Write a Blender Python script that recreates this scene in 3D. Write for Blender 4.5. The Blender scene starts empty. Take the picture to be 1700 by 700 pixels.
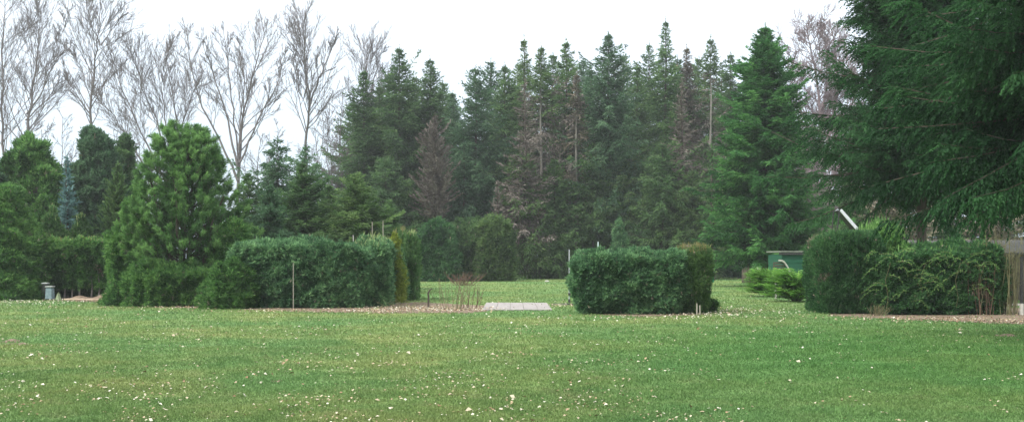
import bpy, math, random
import numpy as np
from mathutils import Vector

SC = bpy.context.scene
COL = SC.collection
F = 1633.0; HY = 430.0; CH = 1.6          # focal length and horizon row of the photograph, eye height

def X(px, D): return (px - 850.0) / F * D
def Z(py, D): return CH + (HY - py) / F * D
def W(n, D): return n / F * D

# ------------------------------------------------------------------ materials
def nt(name):
    m = bpy.data.materials.new(name); m.use_nodes = True
    t = m.node_tree
    for n in list(t.nodes): t.nodes.remove(n)
    return m, t, t.nodes, t.links

def ramp(N, cols):
    r = N.new('ShaderNodeValToRGB'); e = r.color_ramp.elements
    k = len(cols)
    e[0].position = cols[0][0]; e[0].color = (*cols[0][1], 1)
    e[1].position = cols[-1][0]; e[1].color = (*cols[-1][1], 1)
    for p, c in cols[1:-1]:
        q = e.new(p); q.color = (*c, 1)
    return r

FG = 1.75
def foliage(name, dark, mid, light, trans=.45, rough=.6, nscale=.9, spec=.15, gain=None):
    k = gain or FG
    dark = tuple(c * k * .8 for c in dark); mid = tuple(c * k for c in mid); light = tuple(min(.6, c * k * 1.15) for c in light)
    m, t, N, L = nt(name)
    at = N.new('ShaderNodeAttribute'); at.attribute_name = 'tint'
    tc = N.new('ShaderNodeTexCoord')
    nz = N.new('ShaderNodeTexNoise'); nz.inputs['Scale'].default_value = nscale; nz.inputs['Detail'].default_value = 3
    L.new(tc.outputs['Object'], nz.inputs['Vector'])
    mr = N.new('ShaderNodeMapRange'); mr.inputs[1].default_value = .3; mr.inputs[2].default_value = .7
    mr.inputs[3].default_value = -.22; mr.inputs[4].default_value = .22
    L.new(nz.outputs['Fac'], mr.inputs[0])
    ad = N.new('ShaderNodeMath'); ad.operation = 'ADD'; ad.use_clamp = True
    L.new(at.outputs['Fac'], ad.inputs[0]); L.new(mr.outputs[0], ad.inputs[1])
    r = ramp(N, [(0, dark), (.5, mid), (1, light)])
    L.new(ad.outputs[0], r.inputs[0])
    b = N.new('ShaderNodeBsdfPrincipled'); b.inputs['Roughness'].default_value = rough
    b.inputs['Specular IOR Level'].default_value = spec
    L.new(r.outputs[0], b.inputs['Base Color'])
    tr = N.new('ShaderNodeBsdfTranslucent'); L.new(r.outputs[0], tr.inputs['Color'])
    mx = N.new('ShaderNodeMixShader'); mx.inputs[0].default_value = trans
    L.new(b.outputs[0], mx.inputs[1]); L.new(tr.outputs[0], mx.inputs[2])
    o = N.new('ShaderNodeOutputMaterial'); L.new(mx.outputs[0], o.inputs['Surface'])
    return m

def rough_mat(name, a, b, scale=8, rough=.85, stretch=(1, 1, 1), bump=.3, spec=.2, metal=0):
    m, t, N, L = nt(name)
    tc = N.new('ShaderNodeTexCoord'); mp = N.new('ShaderNodeMapping'); mp.inputs['Scale'].default_value = stretch
    L.new(tc.outputs['Object'], mp.inputs[0])
    nz = N.new('ShaderNodeTexNoise'); nz.inputs['Scale'].default_value = scale; nz.inputs['Detail'].default_value = 6
    nz.inputs['Roughness'].default_value = .65
    L.new(mp.outputs[0], nz.inputs['Vector'])
    r = ramp(N, [(.32, a), (.68, b)]); L.new(nz.outputs['Fac'], r.inputs[0])
    p = N.new('ShaderNodeBsdfPrincipled'); p.inputs['Roughness'].default_value = rough
    p.inputs['Specular IOR Level'].default_value = spec; p.inputs['Metallic'].default_value = metal
    L.new(r.outputs[0], p.inputs['Base Color'])
    bp = N.new('ShaderNodeBump'); bp.inputs['Strength'].default_value = bump; bp.inputs['Distance'].default_value = .03
    L.new(nz.outputs['Fac'], bp.inputs['Height']); L.new(bp.outputs[0], p.inputs['Normal'])
    o = N.new('ShaderNodeOutputMaterial'); L.new(p.outputs[0], o.inputs['Surface'])
    return m

M = {}
M['spruce'] = foliage('spruce_needles', (.026, .058, .024), (.050, .100, .037), (.092, .158, .056))
M['spruce_blue'] = foliage('bluish_spruce_needles', (.025, .058, .030), (.046, .096, .048), (.088, .152, .078))
M['spruce_warm'] = foliage('olive_spruce_needles', (.030, .062, .024), (.060, .110, .038), (.110, .170, .060))
M['spruce_fresh'] = foliage('fresh_spruce_needles', (.016, .060, .018), (.038, .118, .034), (.085, .195, .055))
M['near'] = foliage('deep_green_spruce_needles', (.012, .045, .016), (.024, .082, .028), (.050, .140, .046), nscale=.6, gain=1.05)
M['silver'] = foliage('silver_blue_needles', (.045, .095, .090), (.085, .155, .150), (.15, .24, .235))
M['dead'] = foliage('dry_brown_twigs', (.080, .069, .058), (.135, .118, .100), (.205, .185, .160), trans=.1, gain=1.5)
M['halfdead'] = foliage('browning_needles', (.075, .070, .045), (.13, .115, .085), (.20, .18, .13), trans=.1)
M['thuja'] = foliage('thuja_scales', (.020, .060, .018), (.052, .125, .034), (.115, .215, .060))
M['yewdark'] = foliage('dark_hedge_scales', (.016, .052, .022), (.034, .094, .034), (.072, .155, .058))
M['bluehedge'] = foliage('blue_green_hedge_needles', (.024, .064, .033), (.062, .138, .062), (.155, .265, .12), nscale=2)
M['olivehedge'] = foliage('olive_hedge_scales', (.024, .060, .022), (.045, .095, .032), (.085, .150, .045), nscale=2)
M['yellowhedge'] = foliage('golden_green_scales', (.085, .13, .022), (.16, .215, .035), (.27, .32, .06), gain=1.35)
M['column'] = foliage('dull_green_scales', (.035, .085, .028), (.065, .135, .045), (.12, .20, .075))
M['pine'] = foliage('pine_needles', (.030, .078, .026), (.066, .140, .042), (.135, .235, .075), nscale=1.5, gain=1.9)
M['pineold'] = foliage('old_pine_needles', (.022, .062, .020), (.045, .110, .032), (.085, .170, .050))
M['juniper'] = foliage('juniper_scales', (.050, .130, .022), (.105, .240, .040), (.20, .38, .075))
M['tips'] = foliage('pale_shoot_tips', (.11, .16, .055), (.18, .23, .09), (.28, .32, .15))
M['rusttips'] = foliage('rusty_shoot_tips', (.10, .105, .042), (.145, .140, .058), (.21, .19, .085))
M['lightleaf'] = foliage('arching_shrub_leaves', (.040, .11, .030), (.085, .185, .050), (.17, .28, .09))
M['reed'] = foliage('dry_olive_stems', (.10, .10, .05), (.17, .165, .085), (.25, .23, .13), trans=.05, gain=1.0)
M['bark'] = rough_mat('spruce_bark', (.045, .036, .028), (.12, .10, .080), 5, stretch=(3, 3, .6))
M['palebark'] = rough_mat('pale_bark', (.15, .14, .12), (.31, .29, .25), 6, stretch=(3, 3, .5))
M['greybark'] = rough_mat('grey_twig_bark', (.125, .112, .112), (.235, .21, .205), 5, stretch=(3, 3, .6), bump=.1)
M['purplebark'] = rough_mat('mauve_twig_bark', (.19, .15, .155), (.31, .25, .255), 5, bump=.1)
M['stake'] = rough_mat('weathered_stake', (.26, .24, .19), (.38, .36, .30), 20, stretch=(4, 4, .4))
M['metalpost'] = rough_mat('galvanised_metal', (.33, .36, .37), (.50, .53, .54), 30, rough=.5, bump=.03, metal=.3)
M['whitepaint'] = rough_mat('white_paint', (.62, .66, .68), (.80, .82, .83), 10, rough=.5, bump=.05)
M['cyanpaint'] = rough_mat('pale_blue_green_paint', (.45, .62, .60), (.62, .75, .72), 10, rough=.5, bump=.05)
M['darkmetal'] = rough_mat('dark_metal', (.03, .035, .035), (.07, .07, .065), 20, rough=.6, bump=.05)
M['greenpaint'] = rough_mat('green_boards', (.014, .075, .042), (.024, .12, .068), 4, rough=.65, stretch=(.5, 1, 5), bump=.1)
M['greenbin'] = rough_mat('green_plastic', (.012, .17, .085), (.022, .25, .125), 6, rough=.45, bump=.05)
M['greybin'] = rough_mat('blue_grey_plastic', (.14, .20, .22), (.24, .32, .34), 8, rough=.6, bump=.05)
M['palelid'] = rough_mat('pale_lid', (.30, .33, .31), (.42, .44, .41), 12, rough=.6, bump=.05)
M['stone'] = rough_mat('pale_stone', (.42, .41, .36), (.68, .66, .60), 14, bump=.4)
M['mossstone'] = rough_mat('mossy_stone', (.20, .27, .14), (.36, .40, .26), 9, bump=.4)
M['slab'] = rough_mat('concrete_slab', (.25, .235, .22), (.38, .355, .335), 9, rough=.9, bump=.25)
M['boards'] = rough_mat('weathered_boards', (.08, .07, .052), (.16, .14, .105), 3, stretch=(9, 9, .5), bump=.3)
M['roofgrey'] = rough_mat('grey_roof_felt', (.085, .088, .08), (.15, .15, .14), 3, bump=.2, rough=1, spec=0)
M['rooflight'] = rough_mat('pale_roof_edge', (.14, .165, .13), (.26, .29, .235), 6, bump=.1, rough=1, spec=0)
M['earth'] = rough_mat('bare_earth', (.11, .08, .055), (.27, .21, .15), 7, rough=.95, bump=.6)
M['log'] = rough_mat('old_wood', (.30, .22, .15), (.52, .42, .32), 5, stretch=(.5, 4, 4))
M['redtwig'] = rough_mat('rust_red_twigs', (.11, .07, .05), (.19, .125, .09), 6)

def leaf_mat():
    m, t, N, L = nt('dry_fallen_leaves')
    at = N.new('ShaderNodeAttribute'); at.attribute_name = 'tint'
    r = ramp(N, [(0, (.20, .12, .065)), (.3, (.36, .26, .16)), (.62, (.46, .41, .29)), (1, (.66, .64, .53))])
    L.new(at.outputs['Fac'], r.inputs[0])
    p = N.new('ShaderNodeBsdfPrincipled'); p.inputs['Roughness'].default_value = .7
    p.inputs['Specular IOR Level'].default_value = .2
    L.new(r.outputs[0], p.inputs['Base Color'])
    o = N.new('ShaderNodeOutputMaterial'); L.new(p.outputs[0], o.inputs['Surface'])
    return m
M['leaf'] = leaf_mat()

def ground_color(t, N, L):
    """grass colour from place: patches of moss, dry thatch and deeper green, plus painted tree shade"""
    g = N.new('ShaderNodeNewGeometry')
    def noise(scale, detail, loc, rough=.55):
        mp = N.new('ShaderNodeMapping'); mp.inputs['Location'].default_value = loc
        L.new(g.outputs['Position'], mp.inputs[0])
        z = N.new('ShaderNodeTexNoise'); z.inputs['Scale'].default_value = scale
        z.inputs['Detail'].default_value = detail; z.inputs['Roughness'].default_value = rough
        L.new(mp.outputs[0], z.inputs['Vector']); return z.outputs['Fac']
    a = noise(.35, 4, (3, 7, 0)); b = noise(1.6, 5, (11, 2, 0), .65); c = noise(.16, 2, (5, 5, 0))
    r1 = ramp(N, [(.36, (.110, .190, .054)), (.50, (.168, .240, .070)), (.62, (.260, .280, .096))])
    L.new(a, r1.inputs[0])
    r2 = ramp(N, [(.33, (.085, .170, .058)), (.52, (.150, .235, .080)), (.70, (.240, .260, .125))])
    L.new(b, r2.inputs[0])
    m1 = N.new('ShaderNodeMixRGB'); m1.inputs[0].default_value = .55
    L.new(r1.outputs[0], m1.inputs[1]); L.new(r2.outputs[0], m1.inputs[2])
    # deeper, mossier lawn in broad patches
    r3 = ramp(N, [(.46, (0, 0, 0)), (.60, (1, 1, 1))]); L.new(c, r3.inputs[0])
    mm = N.new('ShaderNodeMath'); mm.operation = 'MULTIPLY'; mm.inputs[1].default_value = .55
    L.new(r3.outputs[0], mm.inputs[0])
    m2 = N.new('ShaderNodeMixRGB'); m2.inputs[2].default_value = (.095, .215, .072, 1)
    L.new(mm.outputs[0], m2.inputs[0]); L.new(m1.outputs[0], m2.inputs[1])
    # shade round the big spruce, painted into the turf as deeper green
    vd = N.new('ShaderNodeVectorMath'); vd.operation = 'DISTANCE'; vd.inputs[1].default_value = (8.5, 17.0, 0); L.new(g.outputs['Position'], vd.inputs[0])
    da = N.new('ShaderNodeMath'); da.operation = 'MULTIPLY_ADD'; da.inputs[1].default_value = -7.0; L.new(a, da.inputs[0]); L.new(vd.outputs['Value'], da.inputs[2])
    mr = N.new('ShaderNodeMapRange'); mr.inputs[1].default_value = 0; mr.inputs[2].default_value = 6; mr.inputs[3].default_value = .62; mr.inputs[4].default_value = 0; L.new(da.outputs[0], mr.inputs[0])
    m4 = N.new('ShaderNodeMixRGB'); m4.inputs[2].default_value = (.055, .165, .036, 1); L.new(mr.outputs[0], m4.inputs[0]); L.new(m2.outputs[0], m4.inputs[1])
    return m4.outputs[0], g, b

def ground_mat():
    m, t, N, L = nt('lawn_ground')
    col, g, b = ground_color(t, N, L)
    sx = N.new('ShaderNodeSeparateXYZ'); L.new(g.outputs['Position'], sx.inputs[0])
    nz = N.new('ShaderNodeTexNoise'); nz.inputs['Scale'].default_value = .4; nz.inputs['Detail'].default_value = 5
    L.new(g.outputs['Position'], nz.inputs['Vector'])
    w = N.new('ShaderNodeMath'); w.operation = 'MULTIPLY_ADD'; w.inputs[1].default_value = 8; L.new(nz.outputs['Fac'], w.inputs[0])
    L.new(sx.outputs['Y'], w.inputs[2])
    a = N.new('ShaderNodeMapRange'); a.inputs[1].default_value = 83; a.inputs[2].default_value = 85; L.new(w.outputs[0], a.inputs[0])
    lit = ramp(N, [(.35, (.060, .055, .030)), (.65, (.13, .11, .07))]); L.new(b, lit.inputs[0])
    mx = N.new('ShaderNodeMixRGB'); L.new(a.outputs[0], mx.inputs[0]); L.new(col, mx.inputs[1]); L.new(lit.outputs[0], mx.inputs[2])
    f = N.new('ShaderNodeMapRange'); f.inputs[1].default_value = 128; f.inputs[2].default_value = 134; L.new(w.outputs[0], f.inputs[0])
    m3 = N.new('ShaderNodeMixRGB'); m3.inputs[2].default_value = (.17, .22, .11, 1); L.new(f.outputs[0], m3.inputs[0]); L.new(mx.outputs[0], m3.inputs[1])
    # fine thatch speckle
    fz = N.new('ShaderNodeTexNoise'); fz.inputs['Scale'].default_value = 22; fz.inputs['Detail'].default_value = 4; fz.inputs['Roughness'].default_value = .7
    L.new(g.outputs['Position'], fz.inputs['Vector'])
    hs = N.new('ShaderNodeHueSaturation'); vm = N.new('ShaderNodeMapRange')
    vm.inputs[1].default_value = .3; vm.inputs[2].default_value = .7; vm.inputs[3].default_value = .65; vm.inputs[4].default_value = 1.35
    L.new(fz.outputs['Fac'], vm.inputs[0]); L.new(vm.outputs[0], hs.inputs['Value']); L.new(m3.outputs[0], hs.inputs['Color'])
    p = N.new('ShaderNodeBsdfPrincipled'); p.inputs['Roughness'].default_value = .95; p.inputs['Specular IOR Level'].default_value = .1
    L.new(hs.outputs[0], p.inputs['Base Color'])
    bp = N.new('ShaderNodeBump'); bp.inputs['Strength'].default_value = .5; bp.inputs['Distance'].default_value = .05
    L.new(fz.outputs['Fac'], bp.inputs['Height']); L.new(bp.outputs[0], p.inputs['Normal'])
    o = N.new('ShaderNodeOutputMaterial'); L.new(p.outputs[0], o.inputs['Surface'])
    return m

def grass_mat():
    m, t, N, L = nt('grass_blades')
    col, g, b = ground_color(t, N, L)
    at = N.new('ShaderNodeAttribute'); at.attribute_name = 'tint'
    vm = N.new('ShaderNodeMapRange'); vm.inputs[3].default_value = .75; vm.inputs[4].default_value = 1.5
    L.new(at.outputs['Fac'], vm.inputs[0])
    hs = N.new('ShaderNodeHueSaturation'); L.new(vm.outputs[0], hs.inputs['Value']); L.new(col, hs.inputs['Color'])
    p = N.new('ShaderNodeBsdfPrincipled'); p.inputs['Roughness'].default_value = .6; p.inputs['Specular IOR Level'].default_value = .2
    L.new(hs.outputs[0], p.inputs['Base Color'])
    tr = N.new('ShaderNodeBsdfTranslucent'); L.new(hs.outputs[0], tr.inputs[0])
    mx = N.new('ShaderNodeMixShader'); mx.inputs[0].default_value = .3
    L.new(p.outputs[0], mx.inputs[1]); L.new(tr.outputs[0], mx.inputs[2])
    o = N.new('ShaderNodeOutputMaterial'); L.new(mx.outputs[0], o.inputs['Surface'])
    return m
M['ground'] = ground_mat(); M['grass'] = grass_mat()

# ------------------------------------------------------------------ mesh building
class Q:
    """collects quads (n,4,3) with a tint value and a material slot"""
    def __init__(s): s.v = []; s.t = []; s.m = []
    def add(s, v, tint=.5, mat=0):
        n = len(v)
        if n == 0: return
        s.v.append(np.asarray(v, dtype=np.float32))
        s.t.append(np.broadcast_to(np.asarray(tint, dtype=np.float32), (n,)))
        s.m.append(np.broadcast_to(np.asarray(mat, dtype=np.int32), (n,)))
    def mesh(s, name, mats, smooth=False):
        v = np.concatenate(s.v); t = np.concatenate(s.t); m = np.concatenate(s.m); n = len(v)
        me = bpy.data.meshes.new(name)
        me.vertices.add(n * 4); me.vertices.foreach_set('co', v.reshape(-1))
        me.loops.add(n * 4); me.loops.foreach_set('vertex_index', np.arange(n * 4, dtype=np.int32))
        me.polygons.add(n); me.polygons.foreach_set('loop_start', np.arange(0, n * 4, 4, dtype=np.int32))
        me.polygons.foreach_set('loop_total', np.full(n, 4, dtype=np.int32))
        me.polygons.foreach_set('material_index', m)
        a = me.attributes.new('tint', 'FLOAT', 'FACE'); a.data.foreach_set('value', t)
        for k in mats: me.materials.append(M[k])
        me.update(calc_edges=True)
        return me

def norm(a): return a / np.maximum(np.linalg.norm(a, axis=-1, keepdims=True), 1e-9)

def blades(P, D, Ln, Wd, rng, roll=1.0, bend=.12, mid=.45):
    """leaf-shaped quads from P along D"""
    n = len(P)
    up = np.array([0, 0, 1.0]) + rng.normal(0, roll, (n, 3))
    S = norm(np.cross(D, up)); Nn = np.cross(S, D)
    Ln = np.broadcast_to(Ln, (n,))[:, None]; Wd = np.broadcast_to(Wd, (n,))[:, None]
    C = P + D * Ln * mid + Nn * Ln * bend
    return np.stack([P, C + S * Wd * .5, P + D * Ln, C - S * Wd * .5], axis=1)

def tubes(A, B, ra, rb, sides=4):
    A = np.asarray(A, float); B = np.asarray(B, float); n = len(A)
    ra = np.broadcast_to(ra, (n,)); rb = np.broadcast_to(rb, (n,))
    d = norm(B - A); ref = np.where(np.abs(d[:, 2:3]) > .9, np.array([[1., 0, 0]]), np.array([[0, 0, 1.]]))
    u = norm(np.cross(d, ref)); w = np.cross(d, u)
    out = []
    for k in range(sides):
        a0 = 2 * math.pi * k / sides; a1 = 2 * math.pi * (k + 1) / sides
        c0 = u * math.cos(a0) + w * math.sin(a0); c1 = u * math.cos(a1) + w * math.sin(a1)
        out.append(np.stack([A + c0 * ra[:, None], A + c1 * ra[:, None], B + c1 * rb[:, None], B + c0 * rb[:, None]], axis=1))
    return np.concatenate(out)

def chain(q, pts, rads, sides=8, tint=.5, mat=0):
    pts = np.asarray(pts, float); rads = np.asarray(rads, float)
    q.add(tubes(pts[:-1], pts[1:], rads[:-1], rads[1:], sides), tint, mat)

def wave(P, seed, f):
    r = np.random.default_rng(seed); o = np.zeros(len(P))
    for i in range(7):
        k = norm(r.normal(size=3)) * f * r.uniform(.6, 1.7); o += np.sin(P @ k + r.uniform(0, 6.28))
    return o / 7 ** .5 / 1.2

def place(o, loc=(0, 0, 0), parent=None):
    COL.objects.link(o); o.location = loc
    if parent: o.parent = parent
    return o

def root(name, label, cat, loc, group=None, rotz=0):
    o = bpy.data.objects.new(name, None); o.empty_display_size = .3
    place(o, loc); o.rotation_euler = (0, 0, rotz)
    o['label'] = label; o['category'] = cat
    if group: o['group'] = group
    return o

def part(name, q, mats, parent, label=None):
    me = q.mesh(name, mats) if isinstance(q, Q) else q
    o = bpy.data.objects.new(name, me); place(o, (0, 0, 0), parent)
    if label: o['label'] = label
    return o

def box_mesh(name, size, loc=(0, 0, 0), mat='stone', bevel=.01, taper=1.0, rot=(0, 0, 0), seg=2):
    import bmesh
    from mathutils import Matrix, Euler
    bm = bmesh.new(); bmesh.ops.create_cube(bm, size=1)
    for v in bm.verts:
        k = taper if v.co.z > 0 else 1
        v.co = Vector((v.co.x * size[0] * k, v.co.y * size[1] * k, v.co.z * size[2]))
    if bevel: bmesh.ops.bevel(bm, geom=list(bm.edges), offset=bevel, segments=seg, affect='EDGES')
    bm.transform(Matrix.Translation(loc) @ Euler(rot).to_matrix().to_4x4())
    me = bpy.data.meshes.new(name); bm.to_mesh(me); bm.free(); me.materials.append(M[mat])
    return me

# ------------------------------------------------------------------ growth
def spruce(name, label, px, D, top, half, seed, mat='spruce', cb=.12, nb=170, sec=.32, ter=None, tl=.30, tw=.10,
           p=.85, secl=.75, cat='spruce tree', group=None, trunk_r=None, bark='bark', brown=None, sparse=1.0,
           e_lo=-.38, e_hi=.6, curl=.32, droop=.35, bareband=None, ztop=None, y=None, lean=0, brownmat='dead', wig=.12, elen=None, flare=.55, ejit=.14):
    rng = np.random.default_rng(seed)
    H = Z(top, D) if ztop is None else ztop
    R = W(half, D)
    rt = root(name, label, cat, (X(px, D), D, 0), group)
    zb = cb * H
    u = (np.arange(nb) + rng.random(nb)) / nb
    u = u ** 1.0
    z = zb + (H * .985 - zb) * u; t = u
    prof = (1 - t) ** p * np.minimum(1, flare + t * 4.0) * np.minimum(1, (1 - t) / .22) ** .45 + .02
    az = np.arange(nb) * 2.399 + rng.normal(0, .5, nb)
    lob = 1 + wig * np.sin(az * 2 + z * .9 + seed) + wig * np.sin(az * 3 - z * 1.7 + 2 * seed)
    Lb = R * prof * rng.uniform(.50, 1.15, nb) * lob
    Lb *= np.where(rng.random(nb) < .10, rng.uniform(1.05, 1.30, nb), 1)
    keep = rng.random(nb) < sparse
    if bareband: keep &= ~((t > bareband[0]) & (t < bareband[1]) & (((np.sin(az) < -.25) & (rng.random(nb) < .93)) | (rng.random(nb) < bareband[2] * .5)))
    e0 = e_lo + (e_hi - e_lo) * t ** 1.4 + rng.normal(0, ejit, nb); c = curl * (1 - t) * rng.uniform(.3, 1.6, nb)
    br_t = rng.uniform(-.26, .26, nb) + rng.uniform(-.12, .12)
    bm_ = np.zeros(nb, int)
    if brown:
        pb = np.where((t > brown[0]) & (t < brown[1]), brown[2], .03); bm_ = (rng.random(nb) < pb).astype(int) * 2
    idx = np.nonzero(keep)[0]
    def bpos(i, s):
        d = np.stack([np.cos(az[i]), np.sin(az[i])], 1)
        r = Lb[i] * s * (1 - .10 * s)
        zz = z[i] + Lb[i] * (e0[i] * s + c[i] * s ** 2.2)
        zz = np.where(zz > H * .97, H * .97 + (zz - H * .97) * .35, zz)
        return np.column_stack([d * r[:, None] + lean * zz[:, None] * np.array([[1, 0]]) , zz])
    q = Q()
    # branch wood
    for a, b in ((0, .35), (.35, .7), (.7, 1)):
        r0 = (.008 + .006 * Lb[idx]) * (1 - a * .8); r1 = (.008 + .006 * Lb[idx]) * (1 - b * .8)
        q.add(tubes(bpos(idx, np.full(len(idx), a)), bpos(idx, np.full(len(idx), b)), r0, r1, 3), .4, 1)
    # secondary shoots
    ns = np.maximum(3, np.ceil(Lb[idx] / sec).astype(int) * 2)
    I = np.repeat(idx, ns); j = np.concatenate([np.arange(k) for k in ns]); nn = np.repeat(ns, ns)
    s = np.clip((j + rng.random(len(j))) / nn, .06, 1); side = np.where(j % 2 == 0, 1., -1.)
    P = bpos(I, s); P2 = bpos(I, np.clip(s + .04, 0, 1.04)); T = norm(P2 - P)
    ang = side * rng.uniform(.55, 1.15, len(I)) * (1 - .35 * s)
    ca, sa = np.cos(ang), np.sin(ang)
    Dx = np.column_stack([T[:, 0] * ca - T[:, 1] * sa, T[:, 0] * sa + T[:, 1] * ca, T[:, 2]])
    Dx[:, 2] += -droop * rng.uniform(.2, 1.6, len(I)) * (1 - t[I] * .9) + rng.normal(0, .14, len(I))
    Dx = norm(Dx)
    Ls = secl * (.40 + .60 * (1 - s)) * np.minimum(1, .42 + Lb[I] / 2.2) * (.30 + .70 * np.minimum(1, (1 - t[I]) * 3.2)) * rng.uniform(.65, 1.25, len(I))
    st = br_t[I] + rng.normal(.5, .13, len(I)); sm = bm_[I]
    if ter is None:
        q.add(blades(P, Dx, Ls, tw * rng.uniform(.7, 1.4, len(I)), rng, .7), st, sm)
        # second half-lying layer to thicken
        D2 = norm(Dx + rng.normal(0, .35, Dx.shape))
        q.add(blades(P + Dx * (Ls * .3)[:, None], D2, Ls * .7, tw * rng.uniform(.6, 1.2, len(I)), rng, .9), st + rng.normal(0, .08, len(I)), sm)
        tipn = len(idx)
    else:
        nt_ = np.maximum(2, np.ceil(Ls / ter).astype(int) * 2)
        K = np.repeat(np.arange(len(I)), nt_); jj = np.concatenate([np.arange(k) for k in nt_]); n3 = np.repeat(nt_, nt_)
        s3 = (jj + rng.random(len(jj))) / n3; sd = np.where(jj % 2 == 0, 1., -1.)
        P3 = P[K] + Dx[K] * (Ls[K] * s3)[:, None]; P3[:, 2] -= .22 * droop * Ls[K] * s3 ** 2
        a3 = sd * rng.uniform(.35, .95, len(K)); ca, sa = np.cos(a3), np.sin(a3)
        D3 = np.column_stack([Dx[K, 0] * ca - Dx[K, 1] * sa, Dx[K, 0] * sa + Dx[K, 1] * ca, Dx[K, 2]]) + rng.normal(0, .18, (len(K), 3))
        D3[:, 2] -= .25 * droop; D3 = norm(D3)
        q.add(blades(P3, D3, tl * rng.uniform(.6, 1.3, len(K)) * (1.1 - .5 * s3), tw * rng.uniform(.7, 1.3, len(K)), rng, .6),
              st[K] + rng.normal(0, .10, len(K)), sm[K])
    # shoots along the branch axis and a leader
    ma = np.maximum(2, np.ceil(Lb[idx] / (sec * (1.2 if ter is None else .35))).astype(int)); I2 = np.repeat(idx, ma)
    s2 = rng.random(len(I2)); Pa = bpos(I2, s2); Ta = norm(bpos(I2, s2 + .05) - Pa + rng.normal(0, .01, Pa.shape))
    q.add(blades(Pa, norm(Ta + rng.normal(0, .25, Ta.shape)), (tl if ter else secl * .6) * rng.uniform(.7, 1.2, len(I2)), tw * 1.1, rng, .8), br_t[I2] + .5, bm_[I2])
    nl = 18; zl = H - rng.random(nl) ** 1.5 * min(1.6, H * .12); al = rng.random(nl) * 6.28
    Dl = norm(np.column_stack([np.cos(al) * .7, np.sin(al) * .7, rng.uniform(.4, 1.6, nl)]))
    q.add(blades(np.column_stack([lean * zl, np.zeros(nl), zl]), Dl, np.where(True, min(.42, H * .03), 0) * rng.uniform(.5, 1.2, nl) * (.3 + .9 * (H - zl) / min(1.6, H * .12)), min(.06, H * .01), rng), .5, 0)
    part('crown', q, [mat, bark, brownmat], rt)
    tq = Q(); tr = trunk_r or H * .0105
    k = 12; zs = np.linspace(0, H, k); rr = tr * (1 - zs / H) ** .8 + .008; rr[0] *= 1.3
    wx = .04 * np.sin(zs * .7 + seed); wx[0] = 0
    chain(tq, np.column_stack([lean * zs + wx, .04 * np.cos(zs * .5 + seed) - .04 * np.cos(seed), zs]), rr, 9)
    part('trunk', tq, [bark], rt)
    return rt

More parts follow.
